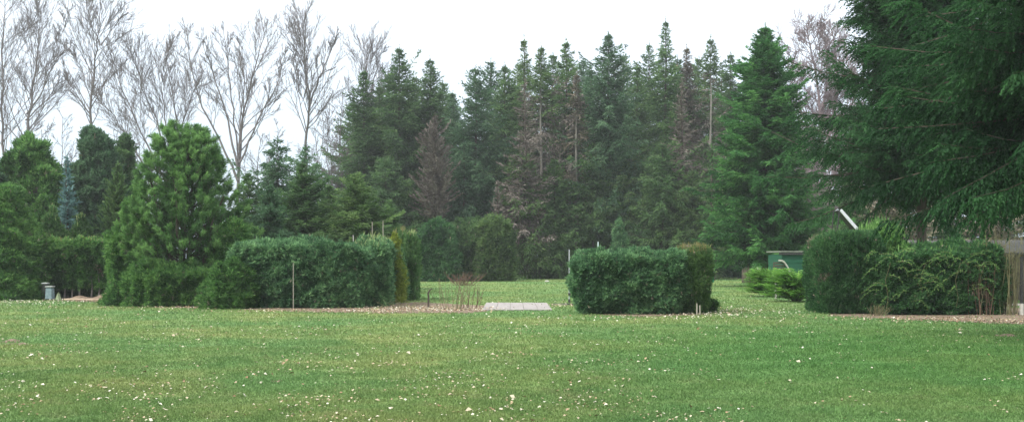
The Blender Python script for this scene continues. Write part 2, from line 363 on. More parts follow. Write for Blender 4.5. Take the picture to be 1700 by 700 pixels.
def shrub(name, label, cx, cy, hx, hy, H, seed, mat='thuja', n=3.0, N=9000, L=.12, w=.035, prof=None, up=.5, out=.8, rnd=.5,
          amp=.10, freq=3.0, cat='shrub', group=None, rotz=0, tips=None, tipmat='tips', tipN=0, tipL=.25, shell=.22, core=True,
          partname='foliage', stems=None, z0=0.0, build=True, stalks=3, relief=.05, flatten=0, tipside=None):
    rng = np.random.default_rng(seed)
    q = Q()
    # points on a rounded box
    areas = np.array([hy * H, hy * H, hx * H, hx * H, hx * hy * 4 * .5, hx * hy * .15]); areas = areas / areas.sum()
    face = rng.choice(6, N, p=areas); a = rng.uniform(-1, 1, (N, 3))
    ax = np.array([0, 0, 1, 1, 2, 2])[face]; sg = np.array([-1, 1, -1, 1, 1, -1])[face]
    a[np.arange(N), ax] = sg
    def warp(a, sc=1.0):
        e = np.abs(a); e[:, 2] = np.maximum(a[:, 2], 0)
        k0 = (e ** n).sum(1, keepdims=True) ** (1 / n)
        g = a / np.maximum(k0, .05); g[:, 2] = np.where(a[:, 2] < 0, a[:, 2], g[:, 2])
        zf = (g[:, 2] + 1) / 2
        k = prof(zf) if prof else np.ones(len(g))
        Pn = np.column_stack([g[:, 0] * hx * k * sc, g[:, 1] * hy * k * sc, z0 + zf * (H - z0) * (sc if sc < 1 else 1)])
        gg = g.copy(); gg[:, 2] = np.maximum(g[:, 2], 0); gr = norm(np.sign(gg) * np.abs(gg) ** (n - 1) / np.array([hx, hy, H / 2]) + 1e-9)
        return Pn, gr, zf
    P, Nn, zf = warp(a)
    dsp = amp * wave(P, seed, freq) + relief * wave(P, seed + 5, freq * 3.4) + relief * .9 * wave(P, seed + 9, freq * 8)
    P = P + Nn * dsp[:, None]
    depth = rng.exponential(shell * .5, N); depth = np.minimum(depth, min(hx, hy) * .7)
    P = P - Nn * (depth + L * .6)[:, None]
    P[:, 2] = np.maximum(P[:, 2], .02)
    fan = 6; NC = N // 2; dd = np.where((wave(P[:NC], seed + 40, 3.5) > 1.55) & (rng.random(NC) < .6) | (rng.random(NC) < .012), 1, 0)
    D = norm(Nn * out + np.array([0, 0, up]) + rng.normal(0, rnd, (N, 3)))
    Sd = norm(np.cross(D, rng.normal(size=(N, 3)) + Nn * .6))
    tint = .5 + rng.normal(0, .20, N) + .16 * wave(P, seed + 3, 1.7)
    for k in range(fan):
        f = (k + .5) / fan; sg_ = 1 if k % 2 else -1
        Pk = P[:NC] + D[:NC] * (L * f); ang_ = (.95 - .75 * f) * sg_
        Dk = norm(D[:NC] * math.cos(ang_) + Sd[:NC] * math.sin(ang_) + rng.normal(0, .16, (NC, 3)))
        q.add(blades(Pk, Dk, L * (.95 - .35 * f) * rng.uniform(.7, 1.2, NC), w * .85, rng, .5), tint[:NC] + .06 * f + rng.normal(0, .05, NC), dd)
    mats = [mat, 'halfdead']
    if core:
        # dense inner twigs: a rough inner body
        K = 26; lat = np.linspace(-1, 1, K)
        fs = []
        for axis in range(3):
            for s_ in (-1, 1):
                if axis == 2 and s_ == -1: continue
                g1, g2 = np.meshgrid(lat, lat, indexing='ij'); o_ = [i for i in range(3) if i != axis]
                aa = np.zeros((K, K, 3)); aa[..., axis] = s_; aa[..., o_[0]] = g1; aa[..., o_[1]] = g2
                Pc, Nc, _ = warp(aa.reshape(-1, 3), 1.0)
                ins = min(hx * .45, hy * .45, shell * 1.0 + L * .9)
                Pc = Pc + Nc * np.minimum(amp * wave(Pc, seed, freq), 0)[:, None]
                Pc = Pc - Nc * ins + Nc * (.10 * wave(Pc, seed + 21, freq * 2.5))[:, None]
                Pc[:, 2] = np.maximum(Pc[:, 2], .01); Pc = Pc.reshape(K, K, 3)
                fs.append(np.stack([Pc[:-1, :-1], Pc[1:, :-1], Pc[1:, 1:], Pc[:-1, 1:]], 2).reshape(-1, 4, 3))
        fs = np.concatenate(fs); q.add(fs, .42)
    if tipN:
        sel = rng.integers(0, N, tipN * 6); ok = Nn[sel, 2] > .45
        if tipside is not None: ok &= tipside(P[sel])
        sel = sel[ok][:tipN]; Dt = norm(np.array([0, 0, 1.0]) + rng.normal(0, .22, (len(sel), 3)))
        mats.append(tipmat); q.add(blades(P[sel] + [0, 0, .02], Dt, tipL * rng.uniform(.4, 1.2, len(sel)) + L * .5, w * .9, rng), .5 + rng.normal(0, .2, len(sel)), 2)
    if not build: return q, mats
    rt = root(name, label, cat, (cx, cy, 0), group, rotz)
    part(partname, q, mats, rt)
    if stems:
        for sx, sy, sh, sr, sm in stems:
            tq = Q(); chain(tq, [(sx, sy, 0), (sx + sr, sy, sh * .4), (sx - sr * .5, sy, sh)], [sr * 1.2, sr, sr * .7], 7); part('stem', tq, [sm], rt)
    return rt

def bare(name, label, px, D, stems, seed, mat='greybark', cat='bare tree', group=None, lv=(15, 9, 7), tw=.027, spread=.55, len1=.36, upb=.25, y_sp=.5, start=.3, len2=.45, gnarl=.10):
    """stems: lists of (px, py) rising from the base; every one carries ascending branches"""
    rng = random.Random(seed)
    rt = root(name, label, cat, (X(px, D), D, 0), group)
    A = []; B = []; RA = []; RB = []
    tA, tB, tRA, tRB = [], [], [], []
    def seg(p, q_, a, b, trunk=False):
        if trunk: tA.append(tuple(p)); tB.append(tuple(q_)); tRA.append(a); tRB.append(b)
        else: A.append(tuple(p)); B.append(tuple(q_)); RA.append(a); RB.append(b)
    def grow(p, d, ln, r, level):
        k = 4 if level < 2 else 3
        step = ln / k; pts = [p]
        for i in range(k):
            d = (d + Vector((rng.gauss(0, gnarl), rng.gauss(0, gnarl), rng.gauss(0, gnarl) + upb * .25))).normalized()
            q_ = p + d * step; r2 = max(r * (1 - .8 * (i + 1) / k), tw * .35)
            seg(p, q_, max(r * (1 - .8 * i / k), tw * .4), r2)
            p = q_; pts.append(p)
        if level < len(lv):
            n = lv[level]
            for c in range(n):
                f = .18 + .8 * (c + rng.random()) / n; i = min(k - 1, int(f * k)); bp = pts[i].lerp(pts[i + 1], f * k - i)
                dd = (pts[i + 1] - pts[i]).normalized()
                side = Vector((rng.gauss(0, 1), rng.gauss(0, 1), rng.gauss(0, .5) + upb)); side = (side - side.dot(dd) * dd).normalized()
                nd = (dd + side * spread * rng.uniform(.7, 1.3)).normalized()
                grow(bp, nd, ln * len2 * rng.uniform(.6, 1.2) * (1.15 - .6 * f), max(r * (1 - .8 * f) * .6, tw * .6), level + 1)
    for st, r0 in stems:
        ys = rng.uniform(-y_sp, y_sp)
        pts = []
        for k, (sx, sy) in enumerate(st):
            pts.append(Vector((X(sx, D) - X(px, D), ys * k * .8, max(0, Z(sy, D)))))
        # refine
        fine = []
        for a_, b_ in zip(pts, pts[1:]):
            for k in range(4): fine.append(a_.lerp(b_, k / 4) + (Vector((rng.gauss(0, .06), rng.gauss(0, .06), 0)) if fine else Vector()))
        fine.append(pts[-1]); n = len(fine)
        tot = sum((fine[i + 1] - fine[i]).length for i in range(n - 1))
        for i in range(n - 1):
            seg(fine[i], fine[i + 1], max(r0 * (1 - .9 * i / (n - 1)), tw), max(r0 * (1 - .9 * (i + 1) / (n - 1)), tw * .7), True)
        m = max(4, int(lv[0] * 2 * min(1.2, tot / 17)))
        for c in range(m):
            f = start + (1 - start) * (c + rng.random()) / m; f = min(f, .995); i = int(f * (n - 1)); bp = fine[i].lerp(fine[i + 1], f * (n - 1) - i)
            dd = (fine[i + 1] - fine[i]).normalized()
            side = Vector((rng.gauss(0, 1), rng.gauss(0, .8), rng.gauss(0, .4) + upb)); side = (side - side.dot(dd) * dd).normalized()
            nd = (dd + side * spread * rng.uniform(.8, 1.5)).normalized()
            grow(bp, nd, max(tot, 8) * len1 * (1.1 - .75 * f) * rng.uniform(.5, 1.15), max(r0 * (1 - .85 * f) * .5, tw), 1)
    tq = Q(); tq.add(tubes(tA, tB, tRA, tRB, 7)); part('trunk', tq, [mat], rt)
    q = Q(); q.add(tubes(A, B, RA, RB, 3)); part('crown', q, [mat], rt)
    return rt

# ================================================================== SETTING
S = 900
gm = bpy.data.meshes.new('ground')
nx = 40
xs = np.linspace(-S, S, nx); ys = np.linspace(-60, 1400, nx)
vv = [(x, y, 0) for y in ys for x in xs]; ff = [(j * nx + i, j * nx + i + 1, (j + 1) * nx + i + 1, (j + 1) * nx + i) for j in range(nx - 1) for i in range(nx - 1)]
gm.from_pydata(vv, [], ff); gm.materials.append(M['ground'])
g = bpy.data.objects.new('ground', gm); COL.objects.link(g); g['kind'] = 'structure'

BEDS = []
def sheet(name, outline, mat, z=.004, kind='structure', jag=.12, seed=1):
    rng = random.Random(seed); pts = []
    n = len(outline); BEDS.append(outline)
    for i in range(n):
        a = Vector(outline[i]); b = Vector(outline[(i + 1) % n]); k = max(2, int((b - a).length / .35))
        for j in range(k):
            p = a.lerp(b, j / k); pts.append((p.x + rng.gauss(0, jag), p.y + rng.gauss(0, jag), z))
    me = bpy.data.meshes.new(name); me.from_pydata(pts, [], [tuple(range(len(pts)))]); me.materials.append(M[mat])
    o = bpy.data.objects.new(name, me); COL.objects.link(o); o['kind'] = kind
    return o
def GP(px, py):
    D = CH * F / (py - HY); return (X(px, D), D)
sheet('soil_bed', [GP(600, 520), GP(690, 519.5), GP(780, 519), GP(815, 516), GP(812, 507), GP(740, 503), GP(690, 501), GP(655, 503)], 'earth', seed=2, jag=.10)
sheet('soil_bed', [GP(170, 507), GP(330, 511), GP(480, 516), GP(600, 519), GP(640, 505), GP(420, 500), GP(180, 492)], 'earth', seed=3, jag=.16)
sheet('soil_bed', [GP(60, 497), GP(120, 500), GP(200, 503), GP(220, 492), GP(60, 488)], 'earth', seed=4, jag=.10)
sheet('soil_bed', [GP(1380, 524), GP(1480, 530), GP(1600, 534), GP(1740, 541), GP(1740, 512), GP(1500, 508), GP(1370, 510)], 'earth', seed=5, jag=.10)
sheet('soil_bed', [GP(965, 521), GP(1060, 526), GP(1170, 522), GP(1180, 511), GP(960, 510)], 'earth', seed=6, jag=.06)
# concrete path of slabs in the gap between the hedges
sl = bpy.data.meshes.new('path'); (x0, y0), (x1, y1) = GP(802, 515.5), GP(914, 503.2)
q = Q()
def boxq(q, x0, x1, y0, y1, z0, z1, mat=0, tint=.5):
    c = np.array([[x0, y0, z0], [x1, y0, z0], [x1, y1, z0], [x0, y1, z0], [x0, y0, z1], [x1, y0, z1], [x1, y1, z1], [x0, y1, z1]])
    f = [(4, 5, 6, 7), (0, 1, 5, 4), (1, 2, 6, 5), (2, 3, 7, 6), (3, 0, 4, 7)]
    q.add(np.array([c[list(k)] for k in f]), tint, mat)
xa, xb = X(803, 32.5), X(913, 32.5)
nsl = 5
for i in range(nsl):
    for j in range(6):
        a = xa + (xb - xa) * i / nsl; b = xa + (xb - xa) * (i + 1) / nsl; y_ = 30.7 + j * .82
        boxq(q, a + .006, b - .006, y_ + .006, y_ + .81, -.02, .035 + .004 * math.sin(i * 3 + j * 5))
o = part('path', q, ['slab'], None); o['kind'] = 'structure'

# ---- grass blades
rng = np.random.default_rng(7)
NG = 500000
u = rng.random(NG); D = 1 / ((1 / 8.2) + (1 / 90 - 1 / 8.2) * u)
xx = rng.uniform(-.60, .60, NG) * D + rng.uniform(-1.5, 1.5, NG)
inb = np.zeros(NG, bool)
for poly in BEDS + [[(X(803, 32.5) - .05, 30.6), (X(913, 32.5) + .05, 30.6), (X(913, 32.5) + .05, 35.7), (X(803, 32.5) - .05, 35.7)]]:
    c_ = np.zeros(NG, bool)
    for (ax_, ay_), (bx_, by_) in zip(poly, poly[1:] + poly[:1]):
        if ay_ != by_: c_ ^= ((ay_ > D) != (by_ > D)) & (xx < (bx_ - ax_) * (D - ay_) / (by_ - ay_) + ax_)
    inb |= c_
inb &= rng.random(NG) < .93
xx, D = xx[~inb], D[~inb]; NG = len(xx)
P = np.column_stack([xx, D, np.zeros(NG)])
cl = wave(P, 3, 5.0)
hgt = (.026 + .0009 * np.minimum(D, 45)) * rng.uniform(.5, 1.3, NG) * (1 + .35 * cl)
Dg = norm(np.column_stack([rng.normal(0, .55, NG), rng.normal(0, .55, NG), np.ones(NG)]))
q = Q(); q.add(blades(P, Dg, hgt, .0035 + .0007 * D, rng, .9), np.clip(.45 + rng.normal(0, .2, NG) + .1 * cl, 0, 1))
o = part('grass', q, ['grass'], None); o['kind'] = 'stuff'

# ---- fallen leaves
def leaves_at(P, size, rng):
    n = len(P); a = rng.random(n) * 6.283
    d = norm(np.column_stack([np.cos(a), np.sin(a), rng.normal(.12, .22, n)])); s_ = norm(np.column_stack([-np.sin(a), np.cos(a), rng.normal(0, .45, n)]))
    L_ = (size * rng.uniform(.6, 1.35, n))[:, None]; P = P - d * L_ * .5
    m_ = P + d * L_ * .5 + np.array([0, 0, 1.]) * L_ * rng.uniform(-.05, .25, n)[:, None]
    return np.concatenate([np.stack([P, m_ + s_ * L_ * .38, P + d * L_, P + d * L_ * .5], 1), np.stack([P, P + d * L_ * .5, P + d * L_, m_ - s_ * L_ * .38], 1)])
q = Q()
n0 = 6500
u = rng.random(n0 * 6); D = 1 / ((1 / 8.5) + (1 / 42 - 1 / 8.5) * u); xx = rng.uniform(-.58, .58, len(D)) * D
P = np.column_stack([xx, D, np.full(len(D), .028)])
den = np.clip(.38 + .13 * wave(P, 31, .8) + .32 * wave(P, 32, 2.2) + .25 * wave(P, 33, 6.0) + .22 * (D > 20) - .25 * ((xx / D > .15) & (D < 24)) , 0.01, 1)
P = P[rng.random(len(P)) < den ** 1.4 * .85]; P = P[rng.permutation(len(P))[:n0]]
s = (.026 + .0006 * P[:, 1]) * rng.uniform(.7, 1.25, len(P)) * (1 + .7 * (rng.random(len(P)) < .08)); tn = np.clip(rng.normal(.52, .28, len(P)), 0, 1)
lv_ = leaves_at(P, s, rng); q.add(lv_, np.tile(tn, 2))
def litter(cx, cy, rx, ry, n, brown=.35):
    P = np.column_stack([rng.normal(cx, rx, n), rng.normal(cy, ry, n), rng.uniform(.01, .05, n)])
    q.add(leaves_at(P, .06, rng), np.tile(np.clip(rng.normal(brown, .25, n), 0, 1), 2))
for px, py, rx, ry, n, b in ((690, 513, 1.0, .8, 1100, .55), (770, 514, .6, .7, 500, .5), (630, 517, .7, .4, 400, .5), (100, 500, 1.8, 1.2, 500, .7), (30, 503, 1.0, 1.6, 420, .75), (300, 511, 2.0, .4, 300, .4), (480, 517, 1.6, .3, 300, .4),
                             (1650, 534, 1.6, .6, 600, .35), (1520, 530, 1.6, .4, 260, .4), (940, 507, .4, .5, 160, .6), (1180, 522, .9, .8, 260, .7), (1230, 515, 1.0, 1.6, 260, .75), (1060, 528, 1.6, .6, 200, .7), (170, 497, .9, .6, 300, .5)):
    cx, cy = GP(px, py); litter(cx, cy, rx, ry, n, b)
o = part('fallen_leaves', q, ['leaf'], None); o['kind'] = 'stuff'

# ================================================================== FAR BARE TREES (left)
GB = 'bare deciduous trees behind the garden'
bare('bare_tree', 'slim bare tree at the left edge, straight trunk with thin upright twigs', 10, 92, [([(10, 455), (10, 300), (8, 180), (14, 60), (20, -20)], 0.160), ([(10, 300), (30, 250), (55, 200)], 0.056)], 1, group=GB, spread=.5)
bare('bare_tree', 'tall bare tree leaning slightly right, second from the left edge', 38, 90, [([(34, 455), (36, 260), (44, 170), (52, 90), (55, 10)], 0.176), ([(44, 190), (70, 150), (95, 90), (110, 30)], 0.088), ([(42, 200), (75, 165), (105, 115)], 0.072)], 2, group=GB, spread=.5)
bare('bare_tree', 'very tall bare tree with a fan shaped top touching the upper edge', 150, 90, [([(150, 455), (150, 240), (158, 130), (166, 70), (178, -12)], 0.160), ([(166, 75), (150, 40), (142, 5)], 0.056), ([(167, 76), (190, 45), (208, 18)], 0.056), ([(150, 190), (125, 155), (108, 130)], 0.072), ([(152, 170), (135, 110), (112, 75)], 0.048)], 3, group=GB, spread=.55)
bare('bare_tree', 'bare tree of four long stems leaning left like a fan', 290, 88, [([(290, 455), (270, 320), (225, 250), (195, 195), (160, 160)], 0.120), ([(290, 455), (275, 300), (235, 220), (205, 150), (187, 100)], 0.120), ([(290, 455), (280, 300), (262, 215), (228, 140), (212, 90)], 0.120), ([(290, 455), (288, 300), (272, 210), (262, 140), (266, 85)], 0.104)], 4, group=GB, lv=(10, 8, 6), start=.45, spread=.5)
bare('bare_tree', 'bare tree with upright forked stems just behind the pine', 318, 94, [([(318, 455), (305, 260), (300, 210), (315, 160), (330, 130)], 0.120), ([(305, 260), (290, 190), (282, 130), (275, 90)], 0.080)], 5, group=GB, lv=(10, 8, 6))
bare('bare_tree', 'largest bare tree, wide crown of many diverging stems right of the pine', 395, 86, [([(395, 455), (395, 290), (400, 200), (420, 110), (436, 45)], 0.176), ([(395, 300), (375, 250), (340, 180), (322, 110), (318, 55)], 0.120), ([(395, 280), (380, 200), (355, 120), (340, 70)], 0.112), ([(396, 270), (385, 180), (375, 100), (365, 50)], 0.088), ([(398, 270), (430, 200), (462, 140), (476, 85)], 0.096), ([(398, 240), (440, 190), (474, 150)], 0.064), ([(396, 250), (402, 150), (400, 70)], 0.080)], 6, group=GB, lv=(10, 8, 6), start=.35)
bare('bare_tree', 'bare tree with a forked narrow crown left of the spruce wood', 508, 88, [([(508, 455), (508, 240), (515, 170), (508, 100), (500, 48)], 0.152), ([(513, 180), (530, 130), (548, 90), (558, 60)], 0.096), ([(508, 215), (495, 150), (492, 90)], 0.048)], 7, group=GB, spread=.45)
bare('bare_tree', 'bare treetop rising behind the leftmost tall spruces', 612, 100, [([(612, 455), (612, 250), (610, 150), (605, 85)], 0.128), ([(611, 170), (625, 120), (636, 85)], 0.064)], 8, group=GB, spread=.45)
GS = 'thin bare saplings between the bare trees and the spruces'
for k, (px, top, lb) in enumerate(((68, 215, 'low bare sapling between the two leftmost bare trees'), (105, 195, 'bushy bare sapling between blue spruce top and tall trees'), (205, 170, 'twiggy bare sapling above the dark yew like tree'),
                                   (245, 190, 'twiggy bare sapling left of the pine top'), (430, 225, 'bare sapling right beside the largest bare tree'), (462, 215, 'bare sapling behind the drooping dark spruce'),
                                   (532, 200, 'thin bare sapling between forked bare tree and the spruces'), (546, 165, 'thin straight bare larch with short side twigs'), (566, 150, 'bare sapling touching the left side of the spruce wood'), (580, 225, 'low bare sapling at the foot of the spruce wood'))):
    bare('bare_sapling', lb, px, 95, [([(px, 455), (px + 3, 330), (px - 2, (330 + top) // 2), (px + 2, top)], .085), ([(px, 455), (px - 10, 330), (px - 22, top + 45)], .06), ([(px, 455), (px + 12, 340), (px + 20, top + 60)], .06)], 40 + k, group=GS, lv=(9, 6, 4), spread=.8, start=.15, len1=.30, tw=.03)

bare('broad_bare_tree', 'broad round crowned mauve brown bare tree behind the large spruces', 1368, 92, [([(1368, 455), (1366, 300), (1362, 200), (1352, 110), (1340, 60)], .26), ([(1366, 300), (1345, 220), (1325, 150), (1318, 90)], .16), ([(1366, 280), (1385, 190), (1392, 110), (1385, 45)], .18), ([(1366, 260), (1400, 200), (1430, 140), (1440, 80)], .16), ([(1364, 220), (1372, 130), (1365, 50)], .14), ([(1366, 270), (1420, 230), (1450, 190)], .12), ([(1366, 300), (1335, 260), (1310, 215)], .10)], 9, mat='purplebark', lv=(18, 10, 8), spread=.85, start=.08, tw=.042, len1=.36, len2=.5)
GU = 'brown leafless undergrowth trees on the right'
for k, (px, top, lb) in enumerate(((1335, 235, 'brown leafless young tree just right of the bright spruce'), (1362, 215, 'brown leafless young tree under the broad mauve crown'), (1395, 240, 'brown leafless young tree above the slanted slide'), (1428, 260, 'brown leafless young tree behind the dark near spruce, left'), (1470, 290, 'brown leafless young tree behind the dark near spruce, middle'), (1590, 300, 'brown leafless young tree behind the shed roof'), (1650, 310, 'brown leafless young tree behind the shed roof, furthest right'))):
    bare('leafless_young_tree', lb, px, 75, [([(px, 459), (px + 3, 380), (px - 2, (350 + top) // 2), (px + 2, top)], .08), ([(px, 459), (px - 12, 370), (px - 20, top + 35)], .06), ([(px, 459), (px + 14, 370), (px + 22, top + 45)], .06), ([(px, 459), (px + 4, 390), (px - 8, top + 80)], .05)], 70 + k, mat='purplebark', group=GU, lv=(11, 7, 5), spread=.9, start=.1, len1=.32, tw=.032, cat='bare tree')

# ================================================================== SPRUCE WOOD
GF = 'spruces of the wood along the far edge of the lawn'
fs = dict(group=GF, sec=.34, ter=.30, tl=.34, tw=.085, nb=380, secl=1.15, p=.66, wig=.26, ejit=.26, droop=.9)
wood = [
 # px, top, half, D, mat, cb, extra, label
 (604, 112, 44, 86, 'spruce', .10, dict(), 'leftmost tall spruce of the wood, full to the ground'),
 (663, 74, 44, 86, 'spruce', .24, dict(), 'tall spruce with bare lower trunk, second peak from the left of the wood'),
 (630, 140, 40, 90, 'spruce_warm', .20, dict(), 'spruce filling the gap between the first two peaks'),
 (714, 93, 38, 88, 'spruce', .22, dict(), 'narrow spruce peak directly above the small brown dead tree'),
 (752, 150, 30, 94, 'spruce_blue', .25, dict(), 'lower hazy spruce right of the narrow peak'),
 (790, 108, 56, 84, 'spruce_blue', .07, dict(p=.55, nb=380), 'broad round topped spruce in the middle left of the wood'),
 (838, 104, 36, 90, 'spruce', .15, dict(), 'spruce just right of the broad round topped one'),
 (870, 58, 26, 92, 'spruce_warm', .25, dict(sparse=.7), 'thin spruce with a sparse see-through top'),
 (898, 72, 44, 84, 'spruce_warm', .16, dict(brown=(.25, .75, .75), bark='palebark', trunk_r=.20, bareband=(.2, .72, .3)), 'spruce with a pale trunk and brown dying middle branches'),
 (940, 64, 38, 88, 'spruce', .16, dict(brown=(.2, .6, .3), bareband=(.1, .45, .1)), 'pointed dark spruce right of the browning pale trunked one'),
 (957, 118, 30, 83, 'halfdead', .30, dict(sparse=.6, bark='palebark', trunk_r=.15, brown=(0, 1, .4), bareband=(.0, .7, .3)), 'thin half bare spruce showing its pale upright trunk'),
 (982, 112, 34, 96, 'spruce_blue', .18, dict(), 'spruce filling between two central peaks'),
 (1010, 50, 48, 84, 'spruce_blue', .24, dict(p=.60, nb=400), 'large dense dark spruce with a full top at the centre'),
 (1058, 104, 40, 92, 'spruce', .15, dict(), 'dark spruce left of the highest pointed peak'),
 (1105, 28, 44, 86, 'spruce', .12, dict(p=.85, nb=330, wig=.25), 'highest peak of the wood with tiered upturned branches'),
 (1140, 74, 30, 88, 'halfdead', .22, dict(sparse=.8, brown=(.1, .9, .75)), 'thin grey brown dying spruce right of the highest peak'),
 (1180, 58, 36, 86, 'spruce_warm', .28, dict(sparse=.75, bark='palebark', trunk_r=.17, bareband=(.25, .75, .75), brown=(.1, .8, .45)), 'thin topped spruce with a pale bare mid trunk left of the bright spruce'),
 (1213, 84, 32, 92, 'spruce', .12, dict(), 'spruce peeping out just left of the bright separate spruce'),
 (1100, 235, 62, 80, 'spruce', .03, dict(nb=260, p=.6), 'wide lower spruce in front of the highest peak'),
 (1150, 280, 48, 79, 'spruce_warm', .03, dict(nb=230, p=.6), 'low spruce between the wide lower one and the bright spruce'),
 (866, 250, 45, 80, 'spruce_warm', .05, dict(brown=(.3, 1, .5), nb=170), 'low browning spruce at the foot of the pale trunked tree'),
 (770, 235, 46, 81, 'spruce_blue', .04, dict(nb=230, p=.6), 'low bluish spruce at the foot of the broad one'),
 (920, 262, 44, 82, 'spruce', .04, dict(nb=230, p=.6), 'low dark spruce in front of the pointed centre peaks'),
 (640, 262, 46, 80, 'spruce', .12, dict(nb=230, p=.6), 'low spruce at the foot of the two left peaks'),
 (985, 235, 44, 83, 'spruce', .30, dict(nb=230, p=.6), 'low dark spruce with lifted crown left of the trunk gap'),
 (1045, 250, 42, 84, 'spruce_warm', .28, dict(nb=230, p=.6), 'low spruce with lifted crown right of the trunk gap'),
]
for k, (px, top, half, D, mat, cb, ex, lb) in enumerate(wood):
    kw = dict(fs); kw.update(ex); spruce('spruce_tree', lb, px, D, top, half * (1.62 + .25 * math.sin(k * 2.3)), 100 + k, mat=mat, cb=cb, **kw)
back = [(585, 205, 'rear spruce behind the left flank of the wood'), (645, 150, 'rear spruce behind the two left peaks'), (690, 165, 'rear spruce behind the brown dead tree'), (735, 160, 'rear spruce between narrow peak and broad one'), (815, 140, 'rear spruce right of the broad one'),
        (860, 130, 'rear spruce behind the sparse see-through top'), (918, 125, 'rear spruce between the browning tree and the pointed peak'), (968, 130, 'rear spruce left of the dense centre tree'), (1035, 120, 'rear spruce right of the dense centre tree'), (1078, 110, 'rear spruce just left of the highest peak'),
        (1125, 120, 'rear spruce just right of the highest peak'), (1160, 135, 'rear spruce behind the dying thin one'), (1198, 140, 'rear spruce behind the pale bare mid trunk'), (1240, 150, 'rear spruce hidden mostly by the bright separate spruce'), (1300, 200, 'rear spruce right of the bright separate spruce')]
for k, (px, top, lb) in enumerate(back):
    spruce('spruce_tree', lb, px, 98 + (k * 7) % 14, top - 36 + 8 * math.sin(k * 2.7), 96 + 16 * math.sin(k * 1.9), 200 + k, mat=('spruce', 'spruce_blue', 'spruce_warm')[k % 3], cb=.14 + .04 * (k % 4), group=GF, sec=.34, ter=.34, tl=.38, tw=.09, nb=280, secl=1.1, p=.65, wig=.2, ejit=.2)
for k, (px, top, lb) in enumerate(((560, 330, 'low rear spruce under the left flank of the wood'), (700, 385, 'low rear spruce in the shade behind the dark round bushes'), (930, 350, 'low rear spruce in the shade left of the metal pole'), (972, 365, 'low rear spruce in the shade right of the metal pole'), (1012, 378, 'low rear spruce in the shade under the centre gap'), (1075, 350, 'low rear spruce in the shade behind the middle hedge'), (1215, 360, 'low rear spruce in the shade left of the bright spruce'), (1330, 350, 'low rear spruce in the shade right of the bright spruce'))):
    spruce('spruce_tree', lb, px, 104 + (k * 5) % 9, top, 52, 250 + k, mat=('spruce', 'spruce_blue')[k % 2], cb=.02, group=GF, sec=.3, tw=.2, nb=120, secl=1.0, p=.5, flare=1)
# plain dark trunks visible in the gaps
GT = 'bare lower trunks in the shade of the wood'
for k, (px, lb) in enumerate(((655, 'first dark trunk above the columnar hedge, from the left'), (668, 'second dark trunk above the columnar hedge'), (681, 'third dark trunk above the columnar hedge'), (694, 'fourth dark trunk, beside the dark round bushes'), (930, 'dark trunk above the gap left of the metal pole'), (1000, 'dark trunk in the left of the bright gap at centre'),
                              (1012, 'dark trunk in the middle of the bright gap at centre'), (1028, 'dark trunk right of the bright gap at centre'), (1182, 'stout brown trunk right of the middle hedge'), (1060, 'dark trunk right behind the middle hedge'))):
    spruce('forest_spruce', lb, px, 93 if px != 1182 else 74, 190 if px != 1182 else 240, 34, 300 + k, mat='spruce', cb=.40 if px != 1182 else .24, group=GT, sec=.4, tw=.17, nb=90, trunk_r=.19, secl=.8)
# dead brown tree
spruce('dead_spruce', 'small dead spruce with dense pinkish brown twigs among green ones', 722, 79, 188, 52, 400, mat='dead', cb=.36, nb=260, sec=.16, tw=.07, secl=.6, cat='dead tree', e_lo=.15, e_hi=1.1, p=.7, brown=(0, 1, 1))
spruce('dead_spruce', 'dead brown spruce low beside the dark round bushes', 826, 79, 300, 34, 401, mat='dead', cb=.10, nb=90, sec=.16, tw=.07, secl=.5, cat='dead tree', e_lo=.1, e_hi=1, brown=(0, 1, 1))
spruce('dead_spruce', 'dying spruce with tan brown twigs in the middle of the wood', 1132, 81, 130, 52, 402, mat='dead', cb=.30, nb=190, sec=.20, tw=.07, secl=.6, cat='dead tree', sparse=.8, brown=(0, 1, 1))
spruce('dead_spruce', 'dying brown spruce left of the pale trunked tree', 872, 80.5, 130, 62, 403, mat='dead', cb=.22, nb=200, sec=.22, tw=.07, secl=.65, cat='dead tree', sparse=.75, brown=(0, 1, 1))

# ---- dark round bushes at the far edge of the lawn
def dome(z): return np.clip(1.0 - .42 * np.clip(z - .25, 0, 1) ** 1.6 / .6, .2, 1)
def cone(z): return np.clip(1.02 - .92 * z ** 1.25, .06, 1)
def cone2(z): return np.clip(1.0 - .80 * z ** 1.9, .08, 1)
GD = 'dark clipped bushes at the far edge of the lawn'
for k, (px, top, half, D, lb) in enumerate(((730, 374, 36, 72, 'dark round bush at the far lawn edge, left one'), (777, 368, 36, 73, 'dark round bush at the far lawn edge, middle one'), (824, 364, 32, 72.5, 'tallest dark bush at the far lawn edge, right one'))):
    shrub('round_bush', lb, X(px, D), D, W(half, D), 1.5, Z(top, D), 500 + k, mat=('yewdark', 'spruce', 'spruce_warm')[k], n=3.0, N=16000, L=.34, w=.085, prof=lambda z: np.clip(1.03 - .34 * z ** 2.2, .2, 1.1), amp=.24, freq=1.8, relief=.16, up=.5, group=GD, shell=.3, cat='bush', tipN=160, tipL=.3, tipmat='column')
shrub('bluish_bush', 'small pale bluish conifer above the middle hedge', X(1028, 70), 70, W(20, 70), .8, Z(362, 70), 510, mat='bluehedge', n=2.2, N=4000, L=.22, w=.06, prof=cone2, cat='conifer')
